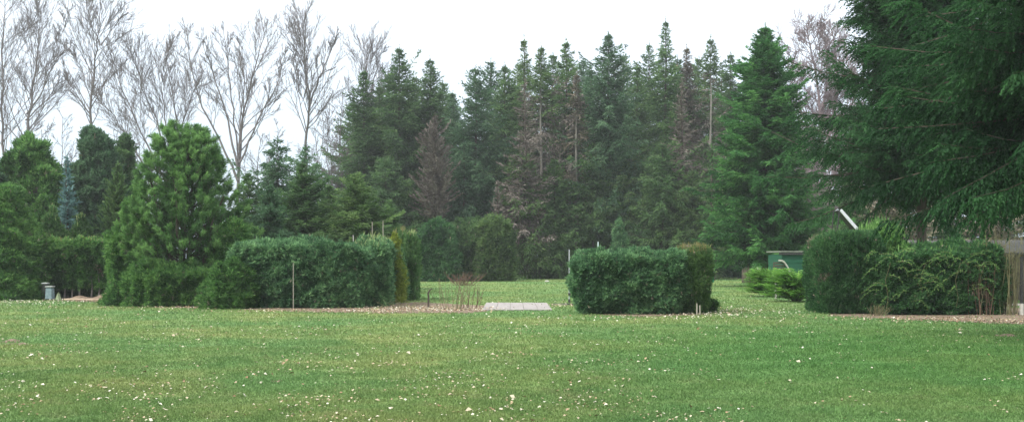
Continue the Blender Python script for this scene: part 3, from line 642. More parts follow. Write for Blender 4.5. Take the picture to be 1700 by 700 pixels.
# olive brush at the lawn edge behind the pole
for k, (px, top, lb) in enumerate(((875, 425, 'low dark scrub left under the wood'), (915, 418, 'low dark scrub under the wood beside the pole'), (1225, 432, 'low grey green scrub between two trunks'))):
    shrub('scrub_bush', lb, X(px, 84), 84, W(28, 84), 1.2, Z(top, 84), 520 + k, mat='halfdead' if k != 2 else 'bluehedge', n=2, N=2200, L=.3, w=.05, prof=dome, shell=.6, core=False, group='low scrub under the wood', cat='scrub')

# ================================================================== MIDDLE LEFT CONIFERS
GM = 'garden conifers behind the left hedge'
gk = dict(group=GM, cat='conifer', ejit=.2, wig=.2)
spruce('garden_conifer', 'dark spruce with loose drooping branch ends and gappy top', 460, 56, 226, 78, 600, mat='spruce_blue', cb=.06, nb=110, sec=.16, ter=.16, tl=.24, tw=.07, secl=.9, p=.45, droop=1.2, e_lo=-.25, e_hi=.3, **gk)
spruce('garden_conifer', 'leaning dark conifer top with long horizontal arms', 508, 54, 238, 56, 601, mat='spruce_blue', cb=.30, nb=60, sec=.16, ter=.16, tl=.24, tw=.07, secl=.8, p=.3, droop=1.2, e_lo=-.1, e_hi=.15, **gk)
spruce('garden_conifer', 'mid green conical spruce left of the hedge stakes', 502, 47, 268, 84, 602, mat='spruce', cb=.02, nb=320, sec=.16, ter=.13, tl=.18, tw=.055, secl=.6, p=.66, flare=1, **gk)
spruce('garden_conifer', 'mid green spruce with pale tip, right one behind the left hedge', 592, 46, 286, 92, 603, mat='spruce_warm', cb=.02, nb=340, sec=.16, ter=.13, tl=.18, tw=.055, secl=.6, p=.62, flare=1, **gk)
spruce('garden_conifer', 'low bluish green conifer between the pine and conical spruce', 448, 44, 305, 62, 604, mat='spruce_blue', cb=.02, nb=260, sec=.15, ter=.13, tl=.17, tw=.05, secl=.55, p=.6, flare=1, **gk)
spruce('garden_conifer', 'low dark spruce between the two mid green spruces', 546, 50, 305, 66, 605, mat='spruce', cb=.02, nb=260, sec=.16, ter=.14, tl=.18, tw=.055, secl=.6, p=.6, flare=1, **gk)
spruce('garden_conifer', 'low green spruce right behind the golden hedge', 646, 52, 330, 58, 606, mat='spruce', cb=.02, nb=240, sec=.16, ter=.14, tl=.18, tw=.055, secl=.6, p=.6, flare=1, **gk)
spruce('garden_conifer', 'dark conifer filling behind the right flank of the pine', 412, 52, 285, 56, 607, mat='spruce', cb=.02, nb=240, sec=.16, ter=.14, tl=.18, tw=.055, secl=.6, p=.6, flare=1, **gk)

# ================================================================== LEFT CONIFERS
GL = 'conifers at the left behind the clipped hedge'
shrub('conifer', 'broad rounded mid green conifer at the far left', X(48, 50), 50, W(70, 50), 1.9, Z(230, 50), 620, mat='thuja', n=2.3, N=30000, L=.30, w=.07, prof=lambda z: np.clip(1.0 - .62 * z ** 2.2, .1, 1), amp=.34, freq=1.6, relief=.26, cat='conifer', group=GL, up=.9)
shrub('conifer', 'green conifer cut by the left edge', X(-18, 48), 48, W(42, 48), 1.5, Z(268, 48), 621, mat='spruce_blue', n=2.6, N=14000, L=.20, w=.055, prof=cone2, amp=.2, relief=.12, cat='conifer', group=GL)
spruce('blue_spruce', 'narrow silvery blue spruce between the green conifers', 112, 47, 256, 36, 622, mat='silver', cb=.03, nb=280, sec=.09, tw=.06, secl=.38, cat='conifer', group=GL)
shrub('conifer', 'dark blue green conifer with a flat bumpy top', X(152, 55), 55, W(54, 55), 2.0, Z(230, 55), 623, mat='spruce_blue', n=3.6, N=26000, L=.28, w=.08, prof=lambda z: np.clip(1.05 - .5 * z ** 2, .1, 1), amp=.50, freq=1.5, relief=.26, cat='conifer', group=GL)
shrub('conifer', 'dark conifer top just left of the pine', X(205, 57), 57, W(36, 57), 1.5, Z(232, 57), 624, mat='spruce', n=2.8, N=14000, L=.24, w=.07, prof=cone2, amp=.3, freq=2.2, relief=.15, cat='conifer', group=GL)
spruce('garden_spruce', 'olive green spruce with pale upright shoots left of the pine', 196, 43, 268, 54, 625, mat='spruce_warm', cb=.03, nb=340, sec=.10, tw=.06, secl=.45, cat='conifer', group=GL, e_lo=.1, e_hi=1.1)
shrub('young_conifer', 'low light green conifer above the clipped hedge, left', X(88, 41.5), 41.5, W(32, 41.5), .9, Z(345, 41.5), 626, mat='column', n=2.4, N=8000, L=.17, w=.04, prof=cone2, amp=.14, cat='conifer', group=GL, up=1.1, tipN=200, tipL=.25)
shrub('young_conifer', 'low yellowish conifer above the clipped hedge, right', X(135, 41.8), 41.8, W(30, 41.8), .9, Z(352, 41.8), 627, mat='olivehedge', n=2.4, N=8000, L=.17, w=.04, prof=cone2, amp=.14, cat='conifer', group=GL, up=1.1, tipN=200, tipL=.25)
# big green cone at the left edge in front
shrub('thuja_tree', 'wide bright green thuja cone at the left edge, reaching the ground', X(8, 39.5), 39.5, W(66, 39.5), 1.7, Z(312, 39.5), 630, mat='thuja', n=2.6, N=40000, L=.20, w=.046, prof=lambda z: np.clip(1.02 - .75 * z ** 1.6, .1, 1), amp=.22, freq=2.0, relief=.15, cat='thuja')
# clipped hedge with bare stems
D = 40.5
stx = (87, 117, 129, 141, 161, 173)
shrub('clipped_hedge', 'clipped hedge with rusty top shoots and pale bare stems below', X(128, D), D, W(66, D), .75, Z(398, D), 640, mat='thuja', n=6, N=26000, L=.15, w=.04, amp=.10, relief=.10, cat='hedge', z0=.40, tipN=900, tipmat='rusttips', tipL=.16, up=.6,
      stems=[(X(p_, D) - X(128, D), -.55, 1.0, .035, 'palebark') for p_ in stx])

# ================================================================== THE PINE
def pine():
    D = 35.5; rng = np.random.default_rng(650); px = 308
    rt = root('pine_tree', 'bushy round pine with light green brush like shoots', 'pine tree', (X(px, D), D, 0))
    H = Z(207, D)
    # stems
    tq = Q(); tips_ = []
    r2 = random.Random(651)
    for k in range(7):
        a = k * .9 + .3; R_ = (.15 + .12 * k)
        pts = [(0, 0, 0)]; hh = H * (.95 - .06 * k)
        for i in range(1, 9):
            f = i / 8; pts.append((math.cos(a) * R_ * 2.2 * f ** .8 + r2.gauss(0, .04), math.sin(a) * R_ * 2.0 * f ** .8 + r2.gauss(0, .04), hh * f))
        chain(tq, pts, [.10 * (1 - .85 * i / 8) + .006 for i in range(9)], 7)
        tips_.append(pts)
    part('trunk', tq, ['bark'], rt)
    # brush shoots spread through an uneven crown
    n = 820
    u = rng.random(n) ** .8; zf = .20 + .78 * u
    hw = np.interp(zf, [.10, .2, .35, .5, .65, .8, .9, 1.0], [1.4, 2.3, 2.45, 2.05, 1.6, 1.08, .72, .30])
    az = rng.random(n) * 6.283; rr = np.sqrt(rng.random(n) * .75 + .25)
    rr = np.where(rng.random(n) < .75, rng.uniform(.86, 1.04, n), rr)
    P = np.column_stack([np.cos(az) * hw * rr, np.sin(az) * hw * rr * .85, zf * H])
    lump = 1 + .20 * wave(P, 655, 1.5) + .12 * wave(P, 656, 4.0); P[:, :2] *= lump[:, None]; P[:, 2] += .42 * wave(P * [1, 1, .1], 657, 2.4) * zf
    A = norm(np.column_stack([P[:, 0] * .36, P[:, 1] * .36, np.full(n, .75)]) + rng.normal(0, .26, (n, 3)))
    ln = rng.uniform(.20, .42, n); 
    # upright leader candles on the very top
    q = Q()
    q.add(tubes(P - A * .25, P + A * ln[:, None], .009, .005, 3), .3, 1)
    K = 110; I = np.repeat(np.arange(n), K); s = rng.random(n * K) ** .8
    perp = norm(np.cross(A[I], rng.normal(size=(n * K, 3))))
    dirn = norm(A[I] * rng.uniform(.35, 1.1, (n * K, 1)) + perp * .75)
    base = P[I] + A[I] * (ln[I] * s)[:, None]
    q.add(blades(base, dirn, rng.uniform(.11, .20, n * K), .016, rng, bend=.05), (.5 + rng.normal(0, .20, n))[I] + rng.normal(0, .10, n * K) + .14 * (s - .5), 0)
    # older inner needles and side wood
    n2 = 900; zf = rng.uniform(.12, .92, n2); hw = np.interp(zf, [.10, .2, .35, .5, .65, .8, .9, 1.0], [1.4, 2.3, 2.45, 2.05, 1.6, 1.08, .72, .28]) * rng.uniform(.35, .9, n2)
    az = rng.random(n2) * 6.283; E = np.column_stack([np.cos(az) * hw, np.sin(az) * hw * .85, zf * H]); Bs = np.column_stack([E[:, 0] * .15, E[:, 1] * .15, np.maximum(E[:, 2] - hw * .5, .1)])
    q.add(tubes(Bs, E, .016, .007, 3), .3, 1)
    K = 90; I = np.repeat(np.arange(n2), K); s = .45 + .55 * rng.random(n2 * K); d0 = norm(E - Bs)
    base = Bs[I] + (E - Bs)[I] * s[:, None]
    q.add(blades(base, norm(d0[I] * .6 + rng.normal(0, .6, (n2 * K, 3))), rng.uniform(.10, .2, n2 * K), .022, rng), .5 + rng.normal(0, .15, n2 * K), 2)
    part('crown', q, ['pine', 'bark', 'pineold'], rt)
pine()
# plants round the foot of the pine
shrub('juniper_bush', 'dense green bush left of the pine foot, cone shaped', X(226, 34.8), 34.8, W(54, 34.8), 1.2, Z(335, 34.8), 660, mat='thuja', n=2.4, N=30000, L=.16, w=.038, prof=lambda z: np.clip(1.0 - .80 * z ** 1.2, .12, 1), amp=.22, freq=2.2, relief=.12, cat='bush')
shrub('spreading_bush', 'low mid green bush in front of the pine foot', X(312, 33.8), 33.8, W(98, 33.8), .85, Z(446, 33.8), 661, mat='thuja', n=3.5, N=40000, L=.15, w=.036, amp=.24, freq=2.2, relief=.12, cat='bush', tipN=120, tipL=.18)
shrub('spreading_bush', 'green yellowish bush right of the pine foot, above the blue green hedge', X(392, 34.6), 34.6, W(50, 34.6), 1.0, Z(372, 34.6), 662, mat='thuja', n=2.6, N=26000, L=.16, w=.032, prof=cone2, amp=.18, freq=3, relief=.10, cat='bush', tipN=200, tipL=.2)
shrub('spreading_bush', 'low loose green bush overlapping the left end of the blue green hedge', X(388, 32.3), 32.3, W(38, 32.3), .7, Z(438, 32.3), 664, mat='thuja', n=2.6, N=20000, L=.16, w=.036, prof=dome, amp=.2, freq=2.4, relief=.12, cat='bush', tipN=80, tipL=.16)
# ---- left hedge
D = 33.0
shrub('spruce_hedge', 'long blue green clipped hedge left of the gap', X(500, D), D, W(116, D), .85, Z(405, D), 670, mat='bluehedge', n=6, N=64000, L=.125, w=.036, prof=lambda z: .93 + .07 * np.clip(z * 3, 0, 1), amp=.09, freq=2.2, relief=.10, rnd=.8, cat='hedge', tipN=1100, tipL=.22, tipmat='bluehedge')
shrub('hedge_return', 'green hedge section turning back from the blue green corner', X(622, 34.6), 34.8, W(28, 34.6), 1.5, Z(400, 34.6), 671, mat='bluehedge', n=5, N=24000, L=.11, w=.03, amp=.09, freq=2.6, relief=.08, cat='hedge', tipN=500, tipL=.22)
shrub('golden_conifer', 'narrow golden yellow conifer in the hedge row', X(655, 36.2), 36.2, W(17, 36.2), .5, Z(386, 36.2), 672, mat='yellowhedge', n=3, N=7000, L=.11, w=.03, prof=cone2, amp=.07, cat='conifer', tipN=60, tipmat='rusttips')
shrub('blue_conifer', 'greyish blue low conifer between golden and columnar ones', X(664, 37.6), 37.6, W(15, 37.6), .5, Z(412, 37.6), 673, mat='bluehedge', n=2.8, N=8000, L=.11, w=.03, prof=cone2, amp=.07, cat='conifer')
shrub('columnar_thuja', 'tall narrow dull green column at the end of the left hedge', X(683, 38.6), 38.6, W(14, 38.6), .7, Z(388, 38.6), 674, mat='column', n=4, N=15000, L=.15, w=.03, prof=lambda z: 1 - .25 * z ** 3, amp=.07, up=1.6, cat='thuja', tipN=300, tipL=.3, tipmat='tips')
shrub('columnar_thuja', 'second narrow dull column with brownish top behind the first', X(669, 39.6), 39.6, W(11, 39.6), .5, Z(384, 39.6), 675, mat='column', n=4, N=9000, L=.15, w=.03, prof=lambda z: 1 - .25 * z ** 3, amp=.07, up=1.6, cat='thuja', tipN=250, tipL=.35, tipmat='rusttips')
# thin stakes
def stake(label, px, D, top, r=.012, mat='stake', name='garden_stake', cat='stake', lean=0, group=None, y=None):
    H = Z(top, D); q = Q()
    chain(q, [(0, 0, 0), (lean * .5, 0, H * .5), (lean, 0, H)], [r, r, r * .85], 7)
    a = np.linspace(0, 6.283, 5)[:-1]
    q.add(np.array([[(lean + math.cos(t) * r * .85, math.sin(t) * r * .85, H) for t in a]]))
    o = part(name, q, [mat], None); o.location = (X(px, D), D, 0); o['label'] = label; o['category'] = cat
    if group: o['group'] = group
    return o
GK = 'thin garden stakes'
stake('thin pale stake standing in front of the blue green hedge', 487, 31.6, 436, .013, group=GK)
stake('thin stake rising above the hedge corner, left one', 618, 36.8, 368, .018, group=GK)
stake('thin stake rising above the hedge corner, right one', 636, 37, 366, .018, group=GK)
stake('short pale marker peg sticking out above the blue green hedge', 590, 36.5, 390, .018, 'stone', group=GK, lean=-.08)
stake('pair peg at the right end of the middle hedge, left one', 1157, 27.9, 503, .022, 'stake', group=GK)
stake('pair peg at the right end of the middle hedge, right one', 1162, 28.1, 506, .02, 'stake', group=GK)
# stump post with bent top
q = Q(); chain(q, [(0, 0, 0), (0.01, 0, .3), (0, 0, .52), (.06, 0, .62), (.13, 0, .64)], [.035, .03, .028, .024, .016], 7)
o = part('bent_stem', q, ['bark'], None); o.location = (X(711, 31.8), 31.8, 0); o['label'] = 'short cut stem with bent top in the bare bed'; o['category'] = 'cut stem'
# dry stalks
def stalks(name, label, cx, cy, n, H, r, spread, seed, mat='reed', cat='dry plant', lean=.15, rad=.006, twigs=3):
    rng = np.random.default_rng(seed); rt = root(name, label, cat, (cx, cy, 0)); q = Q()
    b = np.column_stack([rng.normal(0, r, n), rng.normal(0, r * .6, n), np.zeros(n)])
    h = H * rng.uniform(.55, 1, n); t = b + np.column_stack([rng.normal(0, lean, n) + b[:, 0] * spread, rng.normal(0, lean, n), h])
    m = (b + t) / 2 + np.column_stack([rng.normal(0, .03, n), rng.normal(0, .03, n), np.zeros(n)])
    q.add(tubes(b, m, rad, rad * .8, 4), rng.uniform(0, 1, n).repeat(1).tolist() * 4); q.add(tubes(m, t, rad * .8, rad * .4, 4), .5)
    for k in range(twigs):
        f = rng.uniform(.35, .95, n)[:, None]; p = b + (t - b) * f; e = p + np.column_stack([rng.normal(0, .10 * H, n), rng.normal(0, .1 * H, n), rng.uniform(.03, .12, n) * H])
        q.add(tubes(p, e, rad * .5, rad * .3, 3), .5)
    part('stem', q, [mat], rt); return rt
stalks('dry_shrub', 'leafless dry rose like shrub with thin tan stems in the gap', X(752, 31.2), 31.2, 22, 1.05, .28, .5, 701, 'reed', rad=.009)
stalks('dry_shrub', 'smaller leafless rusty shrub right of the tan stems', X(783, 31.8), 31.8, 10, 1.0, .12, .3, 702, 'redtwig', rad=.010)
stalks('rusty_shrub', 'low rust brown leafless shrub on the far lawn', X(768, 60), 60, 60, .85, .32, .9, 703, 'redtwig', 'shrub', .3, .012, 6)
o = stalks('dry_grass_tuft', 'low straw coloured tuft left in the bare bed', X(672, 32), 32, 40, .32, .28, .5, 704, 'reed', rad=.006)
# white stones on the far lawn
GW = 'pale flat stones along the far lawn edge'
for k, (px, py, w_, lb) in enumerate(((707, 464.5, .30, 'flat white stone at the far lawn edge, nearest the columnar hedge'), (731, 464, .26, 'flat white stone, second from the columnar hedge'), (748, 465, .36, 'widest flat white stone left of the rusty shrub'), (761, 464.5, .34, 'flat white stone behind the rusty shrub'), (805, 466, .34, 'flat white stone right of the rusty shrub'), (908, 467.5, .22, 'small flat white stone alone on the far lawn'))):
    x_, y_ = GP(px, py)
    me = box_mesh('stone', (w_, .3, .12), (0, 0, .05), 'stone', .03, .8, rot=(0, 0, k)); o = bpy.data.objects.new('flat_stone', me); place(o, (x_, y_, 0)); o['label'] = lb; o['category'] = 'stone'; o['group'] = GW
# bin, lids, stone, logs at left
def bin_left():
    D = 38.6; rt = root('garden_bin', 'blue grey lidded bin under the clipped hedge', 'bin', (X(83, D), D, 0))
    w_ = W(12, D)
    part('body', box_mesh('body', (w_, .28, .44), (0, 0, .26), 'greybin', .02, .85), None, rt)
    part('lid', box_mesh('lid', (w_ * 1.05, .30, .06), (0, 0, .53), 'palelid', .02), None, rt)
    part('base', box_mesh('base', (w_ * 1.3, .34, .05), (0, 0, .025), 'darkmetal', .01), None, rt)
bin_left()
def bird_box():
    D = 38.9; rt = root('lidded_pail', 'dark pail with pale lid behind the blue grey bin', 'pail', (X(75.5, D), D, 0))
    part('body', box_mesh('body', (.22, .22, .62), (0, 0, .31), 'darkmetal', .03, .9), None, rt)
    part('lid', box_mesh('lid', (.30, .28, .05), (0, 0, .655), 'palelid', .02, .7), None, rt)
bird_box()
me = box_mesh('stone', (.24, .2, .34), (0, 0, .16), 'mossstone', .05, .3); o = bpy.data.objects.new('mossy_stone', me); place(o, (X(97, 38.0), 38.0, 0)); o['label'] = 'pointed mossy stone right of the blue grey bin'; o['category'] = 'stone'
for k, (px, L_, r_, a, lb) in enumerate(((124, .8, .05, .05, 'pale log lying under the clipped hedge, left end'), (160, 1.3, .04, -.04, 'long thin log lying before the bare stems'), (190, .55, .05, .1, 'short pale log beside the bush left of the pine'))):
    q = Q(); chain(q, [(-L_ / 2, 0, r_), (0, .02, r_ * 1.1), (L_ / 2, 0, r_)], [r_, r_ * 1.05, r_ * .9], 8)
    for sx in (-1, 1):
        an = np.linspace(0, 6.283, 9)[:-1]; rr_ = r_ if sx < 0 else r_ * .9
        for i in range(0, 8, 2): q.add(np.array([[(sx * L_ / 2, 0, r_), (sx * L_ / 2, math.cos(an[i]) * rr_, r_ + math.sin(an[i]) * rr_), (sx * L_ / 2, math.cos(an[(i + 1) % 8]) * rr_, r_ + math.sin(an[(i + 1) % 8]) * rr_), (sx * L_ / 2, math.cos(an[(i + 2) % 8]) * rr_, r_ + math.sin(an[(i + 2) % 8]) * rr_)]]))
    o = part('log', q, ['log'], None); o.location = (X(px, 37.6), 37.6, 0); o.rotation_euler = (0, 0, a); o['label'] = lb; o['category'] = 'log'; o['group'] = 'logs lying under the clipped hedge'
# earth heap
q = Q(); K = 24; a = np.linspace(-1, 1, K); gx, gy = np.meshgrid(a, a, indexing='ij'); hz = np.clip(1 - gx ** 2 - gy ** 2, 0, 1) ** .8 * .22
Pp = np.stack([gx * 1.1, gy * .7, hz], -1).reshape(-1, 3); Pp[:, 2] *= 1 + .5 * wave(Pp, 8, 6); Pp[:, 2] -= .01; Pp = Pp.reshape(K, K, 3)
q.add(np.stack([Pp[:-1, :-1], Pp[1:, :-1], Pp[1:, 1:], Pp[:-1, 1:]], 2).reshape(-1, 4, 3))
o = part('earth_mound', q, ['earth'], None); o.location = (X(158, 39.3), 39.3, 0); o['kind'] = 'structure'
# small mole hills on the lawn
for px, py, s_ in ((8, 567, .30), (30, 571, .18), (1668, 557, .22), (458, 632, .10)):
    x_, y_ = GP(px, py); o = part('molehill', q.mesh('molehill', ['earth']), ['earth'], None); o.location = (x_, y_, 0); o.scale = (s_, s_ * 1.3, s_ * .8); o['kind'] = 'structure'

# ================================================================== MIDDLE HEDGE
D = 29.4
shrub('spruce_hedge', 'clipped blue green box shaped hedge standing alone in the middle', X(1043, D), D, W(95, D), .95, Z(418, D), 720, mat='bluehedge', n=5, N=70000, L=.12, w=.034, prof=lambda z: .84 + .16 * np.clip(z * 2.6, 0, 1) ** .7, amp=.10, freq=2.4, relief=.09, rnd=.8, cat='hedge', tipN=1100, tipL=.16, tipmat='bluehedge')
shrub('olive_hedge', 'darker olive hedge end joined to the middle hedge, slightly taller', X(1148, D + .2), D + .2, W(27, D), 1.0, Z(410, D), 721, mat='olivehedge', n=5, N=30000, L=.085, w=.022, prof=lambda z: .86 + .14 * np.clip(z * 2.4, 0, 1), amp=.05, freq=3, relief=.04, up=.6, cat='hedge', tipN=1500, tipL=.15, tipmat='rusttips')
shrub('low_sprig', 'small green plant at the foot of the middle hedge, right', X(1184, 30), 30, .16, .16, .34, 722, mat='thuja', n=2, N=600, L=.14, w=.035, core=False, shell=.3, cat='plant')
# poles
rt = root('metal_pole', 'thin metal pole with dark clamp beside the middle hedge', 'pole', (X(945, 36), 36, 0))
q = Q(); chain(q, [(0, 0, 0), (0, 0, Z(414, 36))], [.022, .020], 8); q.add(np.array([[(math.cos(t) * .02, math.sin(t) * .02, Z(414, 36)) for t in (0, 1.57, 3.14, 4.71)]])); part('post', q, ['metalpost'], rt)
part('clamp', box_mesh('clamp', (.09, .07, .10), (0.01, 0, .32), 'darkmetal', .01), None, rt)
part('foot', box_mesh('foot', (.10, .10, .16), (0, 0, .08), 'darkmetal', .015, .6), None, rt)
stake('pale blue green pole tip above the middle hedge', 993, 36, 401, .026, 'cyanpaint', 'metal_pole', 'pole')
stake('pale pole at the right end of the middle hedge', 1173, 31.2, 424, .018, 'whitepaint', 'metal_pole', 'pole')
q = Q(); chain(q, [(-.45, 0, .03), (.45, 0, .03)], [.03, .03], 6); o = part('edging_rail', q, ['darkmetal'], None); o.location = (X(940, 34.5), 34.5, 0); o['label'] = 'dark edging rail on the ground left of the middle hedge'; o['category'] = 'edging'
# green bin on post
D = 48; rt = root('litter_bin', 'small green bin on a pale post right of the middle hedge', 'bin', (X(1178.5, 47), 47, 0))
part('body', box_mesh('body', (.33, .28, .46), (0, 0, .72), 'greenbin', .02, 1.08), None, rt)
part('lid', box_mesh('lid', (.42, .32, .05), (.03, 0, .985), 'greenbin', .015, .9), None, rt)
part('post', box_mesh('post', (.09, .09, .49), (0, 0, .245), 'stone', .01), None, rt)

# ================================================================== RIGHT SIDE
spruce('tall_spruce', 'tall bright green separate spruce with a rounded skirt right of the wood', 1270, 58, 38, 118, 740, mat='spruce_fresh', cb=.13, nb=620, sec=.15, ter=.17, tl=.24, tw=.075, secl=.85, p=.60, trunk_r=.22, cat='spruce tree', droop=.55, wig=.10, flare=.75)
GR = 'trees and thicket behind the right hedge'
for k, (px, top, D, m_, lb) in enumerate(((1420, 300, 72, 'spruce', 'rear green conifer behind the slide'), (1490, 320, 66, 'halfdead', 'rear brownish conifer behind the shed roof, left'), (1560, 300, 70, 'spruce_warm', 'rear olive conifer behind the shed roof, middle'), (1640, 310, 68, 'halfdead', 'rear brownish conifer behind the canes'), (1710, 290, 70, 'spruce_warm', 'rear olive conifer behind the right edge of the shed'))):
    spruce('rear_conifer', lb, px, D, top, 85, 745 + k, mat=m_, cb=.02, nb=240, sec=.3, ter=.25, tl=.3, tw=.08, secl=.9, p=.45, flare=1, group=GR, cat='conifer', ejit=.25)
for k, (px, top, D, lb) in enumerate(((1318, 345, 78, 'brown dry thicket between bright spruce and pale stems'), (1372, 325, 80, 'brown dry thicket behind the pale stems'), (1425, 330, 78, 'brown dry thicket behind the slide'), (1205, 418, 86, 'dark low thicket behind the green bin'))):
    shrub('dry_thicket', lb, X(px, D), D, 2.2, 1.2, Z(top, D), 755 + k, mat='dead' if k < 3 else 'spruce_blue', n=2.2, N=9000, L=.30, w=.045, prof=dome, amp=.5, freq=1.4, relief=.2, shell=.8, up=1.2, cat='thicket', group=GR)
spruce('rear_conifer', 'browning rear conifer under the broad mauve crown', 1345, 96, 215, 80, 752, mat='halfdead', cb=.02, nb=260, sec=.34, ter=.3, tl=.34, tw=.08, secl=1.0, p=.5, flare=1, group=GR, cat='conifer', ejit=.25)
spruce('rear_conifer', 'olive rear conifer between the broad mauve crown and the near spruce', 1412, 98, 235, 80, 753, mat='spruce_warm', cb=.02, nb=260, sec=.34, ter=.3, tl=.34, tw=.08, secl=1.0, p=.5, flare=1, group=GR, cat='conifer', ejit=.25, brown=(.3, 1, .6))
# stump like trunk
stake('broken brown tree trunk behind the lawn at right', 1240, 66, 438, .38, 'bark', 'tree_stump', 'stump')
# juniper
def juniper(D, px, sc, seed, label):
    rng = np.random.default_rng(seed); rt = root('spreading_juniper', label, 'juniper', (X(px, D), D, 0), 'light green junipers beside the right hedge'); rt.scale = (sc * 1.12, sc, sc * .86)
    q = Q(); n = 380; az = rng.random(n) * 6.283; lev = rng.random(n)
    R_ = (1.25 + .25 * np.sin(az * 3 + 1)) * rng.uniform(.5, 1, n) * (1 - .35 * lev); z0 = .05 + .75 * lev
    h = np.stack([np.cos(az), np.sin(az) * .8], 1)
    K = 46; I = np.repeat(np.arange(n), K); s = rng.random(n * K)
    zz = z0[I] + .50 * s * (.5 + .7 * lev[I]) + .06 * np.sin(I * 1.7 + s * 3)
    P = np.column_stack([h[I] * (R_[I] * s)[:, None], zz]); a = rng.normal(0, .45, n * K)
    hx_ = h[I, 0] * np.cos(a) - h[I, 1] * np.sin(a); hy_ = h[I, 0] * np.sin(a) + h[I, 1] * np.cos(a)
    Dn = norm(np.column_stack([hx_, hy_, .42 - .35 * s + rng.normal(0, .12, n * K)]))
    q.add(blades(P, Dn, rng.uniform(.14, .34, n * K), .030, rng, .3), (.5 + rng.normal(0, .15, n))[I] + rng.normal(0, .08, n * K) + 0 * s)
    part('foliage', q, ['juniper'], rt)
    w_ = Q(); w_.add(tubes(np.column_stack([h * 0.05, np.zeros(n)]), np.column_stack([h * (R_ * .6)[:, None], z0 + .3]), .014, .006, 3)); part('branch', w_, ['bark'], rt)
juniper(37.2, 1322, 1.0, 760, 'larger low light green juniper against the right hedge')
juniper(42.0, 1280, 1.0, 761, 'light green juniper further back, behind the short white post')
stake('short white stake at the front of the spreading juniper', 1288, 39.6, 467, .045, 'stone', 'short_post', 'stake')
# green hut
def hut():
    D = 46; x0, x1 = X(1298, D), X(1425, D); cx = (x0 + x1) / 2; w_ = x1 - x0; Ht = Z(416, D)
    rt = root('green_hut', 'low green board hut with a pale flat roof edge', 'hut', (cx, D + 1.2, 0))
    q = Q(); n = 9; bh = (Ht - .16) / n
    for i in range(n): boxq(q, -w_ / 2 - .012 * (i % 2), w_ / 2 + .012 * (i % 2), -1.2 - .012 * (i % 2), 1.2, i * bh, (i + 1) * bh - .012)
    boxq(q, -w_ / 2 + .03, w_ / 2 - .03, -1.17, 1.17, 0, Ht - .17)
    part('wall', q, ['greenpaint'], rt)
    part('roof', box_mesh('roof', (w_ + .16, 2.6, .08), (-.02, 0, Ht - .04), 'rooflight', .02), None, rt)
    part('fascia', box_mesh('fascia', (w_ + .30, .05, .10), (0, -1.27, Ht - .14), 'darkmetal', .01), None, rt)
hut()
def seat():
    D = 43; rt = root('slatted_seat', 'small brown slatted seat with a bent white side panel', 'seat', (X(1299, D), D, 0))
    pts = [(-.22, Z(430.5, D)), (-.08, Z(431, D)), (.03, Z(434, D)), (.14, Z(440, D)), (.26, Z(448, D)), (.42, .10)]
    q = Q()
    for (a, b), (c, d) in zip(pts, pts[1:]):
        for y0, y1 in ((-.30, -.16),):
            v = [(a, y0, b), (c, y0, d), (c - .02, y0, d - .065), (a - .01, y0, b - .065)]; w_ = [(p[0], y1, p[2]) for p in v]
            q.add(np.array([v, w_, [v[0], v[1], w_[1], w_[0]], [v[3], v[2], w_[2], w_[3]]]))
    boxq(q, .36, .44, -.30, -.16, 0, .13)
    part('side_panel', q, ['stone'], rt)
    for k in range(3):
        part('slat', box_mesh('slat', (.5, .03, .07), (-.18, -.12, Z(446, D) + .02 + k * .12), 'boards', .01), None, rt)
    for sx in (-.40, .06): part('leg', box_mesh('leg', (.05, .05, Z(431, D) - .1), (sx, -.08, (Z(431, D) - .1) / 2), 'boards', .01), None, rt)
seat()
# playground slide
def slide():
    D = 32.2; rt = root('playground_slide', 'slanted silver metal slide chute above the right hedge', 'slide', (X(1390, D), D, 0))
    ang = math.atan2(38, 33)
    ax, az_ = 0, Z(350, D); Lx = (az_ - .35) / math.tan(ang)
    d = np.array([math.cos(ang), 0, -math.sin(ang)]); nrm = np.array([math.sin(ang), 0, math.cos(ang)]); Lt = math.hypot(Lx, az_ - .35)
    a = np.array([ax, 0, az_])
    def slab(name, off_n, y0, y1, th, mat, l0=0, l1=1):
        q = Q(); p0 = a + d * Lt * l0 + nrm * off_n; p1 = a + d * Lt * l1 + nrm * off_n; c = []
        for p in (p0, p1):
            for y, t in ((y0, 0), (y1, 0), (y1, th), (y0, th)): c.append(p + np.array([0, y, 0]) + nrm * t)
        c = np.array(c); q.add(np.array([c[[0, 1, 5, 4]], c[[1, 2, 6, 5]], c[[2, 3, 7, 6]], c[[3, 0, 4, 7]], c[[0, 1, 2, 3]], c[[4, 5, 6, 7]]])); part(name, q, [mat], rt)
    slab('chute', 0, -.25, .25, .03, 'darkmetal')
    slab('side_rail', -.02, -.31, -.25, .09, 'whitepaint')
    slab('side_rail', .02, .25, .31, .12, 'metalpost')
    for f in (.45, .9):
        p = a + d * Lt * f
        for y in (-.2, .2):
            q = Q(); chain(q, [(p[0], y, 0), (p[0], y, p[2] - .03)], [.025, .025], 7); part('leg', q, ['metalpost'], rt)
    for y in (-.28, .28):
        q = Q(); chain(q, [(-.35, y, 0), (-.02, y, az_ + .03)], [.02, .02], 7); part('ladder_rail', q, ['darkmetal'], rt)
slide()
